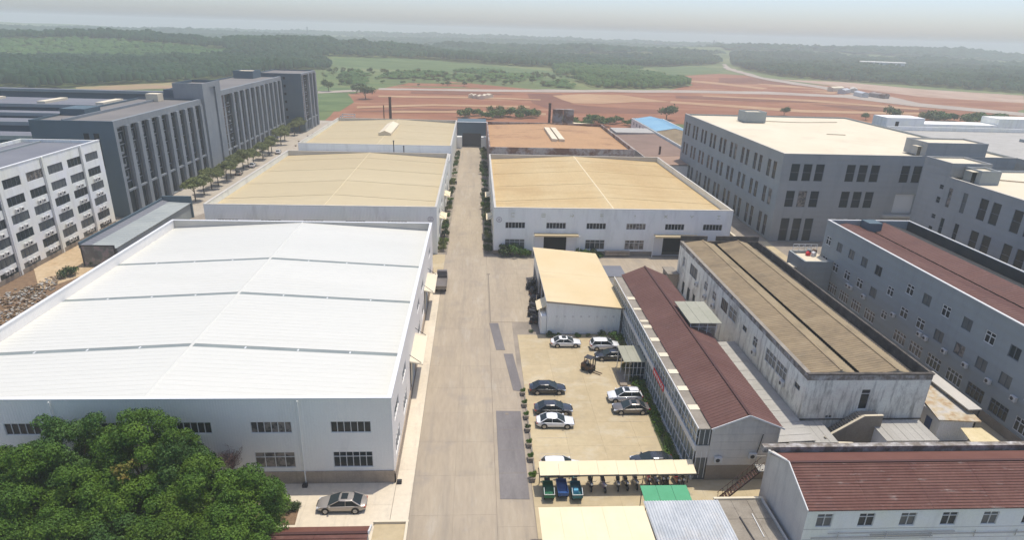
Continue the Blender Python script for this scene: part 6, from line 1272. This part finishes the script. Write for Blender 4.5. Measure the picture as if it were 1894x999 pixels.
# cargo tricycles under the canopy
def trike(x, y, col, label, rails=True, cab=None):
    t = thing('cargo_tricycle', label, 'tricycle', (x, y, 0), 0, 'cargo tricycles under the canopy'); P = mat('tricycle_paint', col, .45, tuple(c*.6 for c in col), 1.5, fine=.1)
    b = MB(); b.box(-.52,-.9,.55,.52,1.35,.6); b.box(-.55,-.9,.6,-.51,1.35,.98); b.box(.51,-.9,.6,.55,1.35,.98); b.box(-.51,1.31,.6,.51,1.35,.98); b.box(-.51,-.9,.6,.51,-.86,.98); add_part(b, 'cargo_bed', P, t)
    if rails: b = MB(); b.bar((-.53,-.9,1.0),(-.53,-.2,1.35),.05,.05); b.bar((.53,-.9,1.0),(.53,-.2,1.35),.05,.05); b.bar((-.53,-.9,1.02),(.53,-.9,1.02),.05,.06); add_part(b, 'guard_rail', 'frame_white', t)
    b = MB(); b.box(-.22,1.36,.55,.22,1.9,.85); b.bar((0,1.9,.6),(0,2.5,.9),.12,.12); b.bar((-.35,2.4,1.15),(.35,2.4,1.15),.05,.05); b.bar((0,2.5,.4),(0,2.4,1.15),.06,.06); add_part(b, 'front_frame', P if cab is None else cab, t)
    b = MB(); b.box(-.3,1.4,.86,.3,1.8,.98); add_part(b, 'seat', 'black', t)
    b = MB(); b.prism([(2.3,.6),(2.55,.6),(2.6,1.5),(2.5,1.55)], 'x', -.4, .4); add_part(b, 'windshield', P, t)
    for (wx, wy) in ((-.48,-.35),(.48,-.35),(0,2.5)): w_ = MB(); w_.tube((-.05,0,0),(.05,0,0),.29,n=14); w_.build('wheel', 'black', t, (wx,wy,.29))
    return t
trike(7.9, 51.9+.6, (.01,.16,.07), 'green cargo tricycle, leftmost under the canopy'); trike(9.4, 52.8, (.02,.10,.32), 'blue tricycle with rounded tail between the two cargo tricycles', rails=False); trike(10.85, 52.4, (.02,.17,.20), 'teal cargo tricycle with white rail and blue sack')
b = MB(); b.hexa([(-.35,-.3,0),(.3,-.35,0),(.35,.3,0),(-.3,.35,0),(-.25,-.2,.3),(.2,-.25,.35),(.25,.2,.3),(-.2,.25,.28)]); tag(b.build('blue_sack', mat('light_blue_plastic', (.10,.35,.50), .5, fine=.1), None, (10.8,52.5,.62)), 'light blue sack lying in the teal cargo tricycle', 'sack')
def moto(x, y, rz, k, label):
    t = thing('motorcycle', label, 'motorcycle', (x, y, 0), rz, 'motorcycles parked under the canopy'); t.scale = (1.35,1.08,1.08); P = [mat('scooter_paint_%d'%j, c, .35, fine=0, coat=.6) for j, c in enumerate(((.02,.02,.025),(.25,.20,.28),(.12,.12,.14),(.25,.02,.02)))][k%4] if 'P%d'%k not in CAR else CAR['P%d'%k]; CAR['P%d'%k] = P
    b = MB(); b.prism([(-.75,.45),(-.6,.85),(-.1,.72),(.35,.75),(.5,.95),(.6,.9),(.45,.35),(0,.28),(-.35,.35)], 'x', -.13, .13); add_part(b, 'body', P, t)
    b = MB(); b.prism([(-.72,.84),(-.1,.74),(-.1,.82),(-.7,.94)], 'x', -.15, .15); add_part(b, 'seat', 'black', t)
    b = MB(); b.bar((0,.62,.3),(0,.5,1.02),.06,.06); b.bar((-.33,.46,1.04),(.33,.46,1.04),.035,.035); b.bar((-.33,.46,1.04),(-.38,.5,1.22),.02,.02); b.bar((.33,.46,1.04),(.38,.5,1.22),.02,.02); add_part(b, 'handlebar', 'dark_steel', t)
    b = MB(); b.tube((0,.6,.86),(0,.72,.86),.1,n=10); add_part(b, 'headlight', 'lamp', t)
    for wy in (-.62,.66): b = MB(); b.tube((-.05,0,0),(.05,0,0),.28,n=16); o = b.build('wheel', 'black', t, (0,wy,.28)); b = MB(); b.tube((-.055,0,0),(.055,0,0),.15,n=10); b.build('rim', 'rim', o)
spots = ((12.6,53.9,0,'black scooter right of the teal tricycle'),(14.0,53.7,1,'lilac grey scooter standing alone under the canopy'),(15.6,53.9,2,'grey motorcycle, left of the close pair'),(16.5,54.0,0,'black motorcycle with bright headlight, right of the close pair'),(17.6,54.1,2,'dark motorcycle in the middle of the canopy'),(19.15,54.6,3,'dark red scooter above the green canopy'),(19.85,54.4,2,'scooter with white rear above the green canopy'),(20.7,54.7,0,'black motorcycle behind the green canopy, left of two'),(21.2,54.7,0,'black motorcycle behind the green canopy, right of two'),(22.2,54.4,3,'red motorcycle near the right end of the canopy'),(22.9,54.5,0,'rightmost black motorcycle under the canopy'))
for i, (x, y, k, lb) in enumerate(spots): moto(x, y, PI+.12*math.sin(i*2.3), k, lb)
for i, (x, y, lb) in enumerate(((-7.3,140.3,'dark motorcycle parked by the shrubs on the left of the alley'),(6.6,129.6-1.6,'motorcycle in front of the bush at the right hall corner'),(-6.6,195,'motorcycle far up the alley on the left'))): moto(x, y, .3*i, 0, lb)
# open truck beside the white hall
TR = thing('flatbed_truck', 'small grey open-bed truck standing beside the white hall', 'truck', (-6.4, 110.2, 0))
b = MB(); b.box(-1.05,-3.6,.85,1.05,1.9,1.0); b.box(-1.1,-3.6,1.0,-1.02,1.9,1.55); b.box(1.02,-3.6,1.0,1.1,1.9,1.55); b.box(-1.01,1.82,1.0,1.01,1.9,1.55); add_part(b, 'truck_bed', 'steel_plate', TR)
part_box(TR, 'tailgate', -1.08, -3.72, .9, 1.08, -3.61, 1.6, 'cement'); b = MB(); b.box(-1.0,2.0,.5,1.0,3.4,1.5); b.prism([(2.0,1.5),(3.35,1.5),(3.0,2.3),(2.05,2.35)], 'x', -.95, .95); add_part(b, 'cab', 'steel_plate', TR)
for (x, y) in ((-.85,2.7),(.85,2.7),(-.85,-2.2),(.85,-2.2)): b = MB(); b.tube((-.14,0,0),(.14,0,0),.42,n=16); b.build('wheel', 'black', TR, (x,y,.42))
# alley door canopies and shrubs
for k, (x, y, s, lb) in enumerate(((-8.3,139,1,'cream door canopy on the left hall wall, nearest in the alley'),(-8.3,160,1,'cream door canopy on the left hall wall, farther up the alley'),(3.95,139,-1,'cream door canopy on the right hall wall, nearest in the alley'),(3.95,160,-1,'cream door canopy on the right hall wall, farther up the alley'))):
    t = thing('wall_canopy', lb, 'canopy'); b = MB(); b.prism([(x,5.0),(x+s*1.5,4.7),(x+s*1.5,4.8),(x,5.12)], 'y', y, y+5.5); add_part(b, 'roof_panel', 'cream_sheet', t)
    b = MB(); b.bar((x+s*.03,y+.3,5.8),(x+s*1.3,y+.3,4.85),.05,.05); b.bar((x+s*.03,y+5.2,5.8),(x+s*1.3,y+5.2,4.85),.05,.05); add_part(b, 'strut', 'dark_steel', t); settle(t, (x,y,4.9))
al = random.Random(11); cnt = 0
for side, x, ys_ in (('left',-7.25,(130.5,132.6,136,141,145.5,148,151,155,163,168,174,180,186,191,195,199,207,213,219,226,233,240,247)),('right',2.85,(130,132,135.5,139,144,148.5,152,156,160.5,166,171,174,178,184,190,196,203,210,217,225,232,240,248))):
    for i, y in enumerate(ys_):
        s = al.uniform(.75,1.35)*(1.15 if side == 'right' else 1)
        s *= 1.0; shrub_c(x+al.uniform(-.25,.25), y, s, ORD[i]+' shrub from the near end in the border along the '+side+' side of the alley', 'shrubs along the '+side+' side of the alley', al.randrange(4), sz=al.uniform(1.0,1.7))
for k, (x, y, s, sz, lb) in enumerate(((6.6,127.6,1.7,1.3,'large bush in front of the first window of the right hall'),(8.6,127.4,1.9,1.2,'widest dark bush at the foot of the right hall front'),(10.6,127.7,1.5,1.2,'right-hand bush of the clump at the right hall corner'),(23.4,127.5,1.7,1.1,'yellow-green bush behind the yellow-roofed shed'),(25.6,127.6,1.3,1.0,'dark bush right of the yellow-green bush'),(27.3,127.6,.9,.9,'small bush under the second lower window of the right hall'))): shrub_c(x, y, s, lb, None, 2 if k == 3 else k, sz=sz)
for k, (x, y, s) in enumerate(((12.2,89.4,.8),(13.5,89.5,.5),(16.6,89.5,.6),(18.4,89.5,.45),(20.7,89.3,.9),(22.6,88.9,1.1),(23.2,87.6,1.0),(23.3,86.2,.8),(9.2,91,.4))): shrub_c(x, y, s, ['green bush behind the white saloon by the yellow-roofed shed','tiny bush at the foot of the shed front wall','small bush in the middle of the shed front wall','tiny bush between two bushes at the shed front','dark bush behind the white hatchback','bush in the corner of shed and gallery','bush against the gallery behind the white hatchback','bush against the gallery beside the black car','weed tuft at the left corner of the shed'][k], None, k, sz=.8)
b = MB(); b.box(28.5,127.8,.2,34.0,128.5,.9); b.box(28.5,127.6,1.1,34.0,128.5,1.2); tag(b.build('pallet_rack', 'plinth', None), 'low grey rack of bars at the foot of the right hall front', 'rack')
# planter boxes between road and car park
PB = MB(); PB.box(-.28,-.45,0,.28,.45,.45); PB.box(-.33,-.5,.45,.33,.5,.52); pbm = PB.mesh('planter_box', 'brown_stone')
for k, (x, y) in enumerate(((6.55,72.4),(6.58,69.6),(6.6,66.9),(6.6,64.2),(6.52,61.2),(6.48,58.6),(6.42,55.2))):
    n_ = ['farthest','second farthest','third farthest','middle','third nearest','second nearest','nearest'][k]
    tag(place(pbm, 'planter_box', None, (x,y,0)), n_+' brown planter box of the line between road and car park', 'planter', 'planter boxes along the car park')
    shrub_c(x, y, .40 if k < 6 else .5, n_+' clipped shrub of the line between road and car park', 'clipped shrubs in the planter boxes', 2 if k != 3 else 0, sz=1.1, z=.35)
part_box(thing('kerb', 'raised kerb between road and car park', 'kerb'), 'kerb_stone', 6.72, 56.2, 0, 6.88, 74, .14, 'cement')
b = MB(); b.box(-.6,-.4,0,.6,.4,.7); tag(b.build('stone_block', 'plinth', None, (5.9,43.2,0)), 'dark block at the bottom edge beside the cream shed roof', 'block')
b = MB(); b.tube((0,0,0),(0,0,.5),.28,.22,10); tag(b.build('dustbin', 'black', None, (26.6,50.3,0)), 'small black bin beside the steel stair', 'bin')

# ================================================================== BIG TREES, BOTTOM LEFT
def big_tree(x, y, top, rx, material, seed, label, cr=1.15, n=46, flat=.62):
    h = top*.42; rz = (top-h)*.86
    t = thing('broadleaf_tree', label, 'tree', (x, y, 0), 0, None)
    place(leaf_mesh('crown', crown_clumps(rx, rx*.95, rz, n, cr, seed, z0=h), 780, .175, material, seed, shell=.42), 'crown', t)
    place(trunk_mesh(h, .22, rx*.55, 6, seed), 'trunk', t); return t
TREES = [((-38.5,47.4),9.2,4.6,'leaf','big tree at the left edge under the hall window'),((-36.9,50.9),10.4,4.4,'leaf_c','tallest tree crown in front of the white hall wall'),((-30.9,50.0),10.2,4.6,'leaf','rounded tree crown left of the small hall windows'),((-27.5,48.8),8.4,3.4,'leaf_c','bluish green crown behind the central trees'),
 ((-26.8,49.9),9.6,2.5,'leaf_b','small light crown right beside the hall window'),((-42.1,49.6),8.6,3.0,'leaf_b','yellowish crown touching the left picture edge'),((-33.6,45.7),8.4,4.2,'leaf','dark green tree in the middle of the left cluster'),((-37.4,43.7),7.8,4.2,'leaf','lowest tree in the bottom left corner'),
 ((-28.5,45.6),8.2,3.6,'leaf_b','tree left of the reddish crown patch'),((-23.2,46.4),8.6,4.2,'leaf_b','bright yellow-green tree in the right half of the cluster'),((-20.0,46.0),7.8,3.6,'leaf','rightmost dark tree beside the silver saloon'),((-24.1,42.2),7.8,4.2,'leaf_b','bright tree at the bottom edge of the cluster'),
 ((-20.1,42.0),7.2,3.6,'leaf','tree at the bottom edge next to the maroon roof'),((-29.7,42.2),7.4,4.0,'leaf_c','cool green tree at the bottom edge of the cluster'),((-33.9,42.2),7.0,3.8,'leaf','dark tree at the bottom edge left of centre'),((-43.7,46.8),8.4,4.0,'leaf','tree cut by the left picture edge'),
 ((-27.7,55.0),6.0,1.6,'leaf_b','slender young tree below the second hall window')]
for k, ((x, y), top, rx, m_, lb) in enumerate(TREES): big_tree(x-.7, y, top+1.5+(1.5 if k in (1, 2, 4) else .5 if k in (0, 3, 5) else 0), rx, m_, 200+k, lb, cr=min(1.15, rx*.33), n=int(10+rx*9))
me = leaf_mesh('reddish_branch', [(0,0,0,.7),(.8,.4,.3,.6),(-.6,.3,-.2,.6),(.3,-.6,-.4,.5)], 260, .24, 'leaf_rust', 5)
x, y = (-30.8,46.2); tag(place(me, 'climbing_vine', None, (x, y, 9.0)), 'patch of reddish orange leaves on the crowns of the tree cluster', 'vine')
t = thing('bare_tree', 'dry brownish twiggy tree between green crowns and the hall wall', 'tree', (*(-25.2,54.7), 0)); rgt = random.Random(4); b = MB(); b.tube((0,0,0),(0,0,3),.1,.07,6)
for k in range(150):
    a = rgt.random()*6.28; p = Vector((0,0,rgt.uniform(2.2,3.4))); q = p+Vector((math.cos(a)*rgt.uniform(.3,1.3), math.sin(a)*rgt.uniform(.3,1.3), rgt.uniform(.3,1.7))); b.tube(p, q, .022, .012, 3)
    for _ in range(3): b.tube(q, q+Vector((rgt.uniform(-.4,.4), rgt.uniform(-.4,.4), rgt.uniform(0,.5))), .014, .008, 3)
add_part(b, 'branches', 'twig', t)
for k, (x, y) in enumerate(((-20.2,51.0),(-19.6,51.6),(-18.6,51.1),(-19.5,49.8),(-18.0,51.2))): shrub_c(x, y, (1.0,.8,.9,.7,.6)[k], ['shrub at the tree edge in the earth bed','shrub behind the earth bed near the silver saloon','olive shrub in the middle of the earth bed','low shrub at the front of the earth bed','small shrub at the right corner of the earth bed'][k], None, 3 if k%2 else 0)

# ================================================================== HAZE
hb = MB(); hb.box(-5600,-5600,-79,5600,5600,62); hz_o = hb.build('haze', []); hz_o['kind'] = 'stuff'
hm = bpy.data.materials.new('haze_air'); hm.use_nodes = True; N = hm.node_tree.nodes; N.remove(N['Principled BSDF'])
v = N.new('ShaderNodeVolumePrincipled'); v.inputs['Color'].default_value = (.925,.965,.965,1); v.inputs['Density'].default_value = .00043; v.inputs['Anisotropy'].default_value = 0.0
hm.node_tree.links.new(v.outputs[0], N['Material Output'].inputs['Volume']); hz_o.data.materials.clear(); hz_o.data.materials.append(hm)
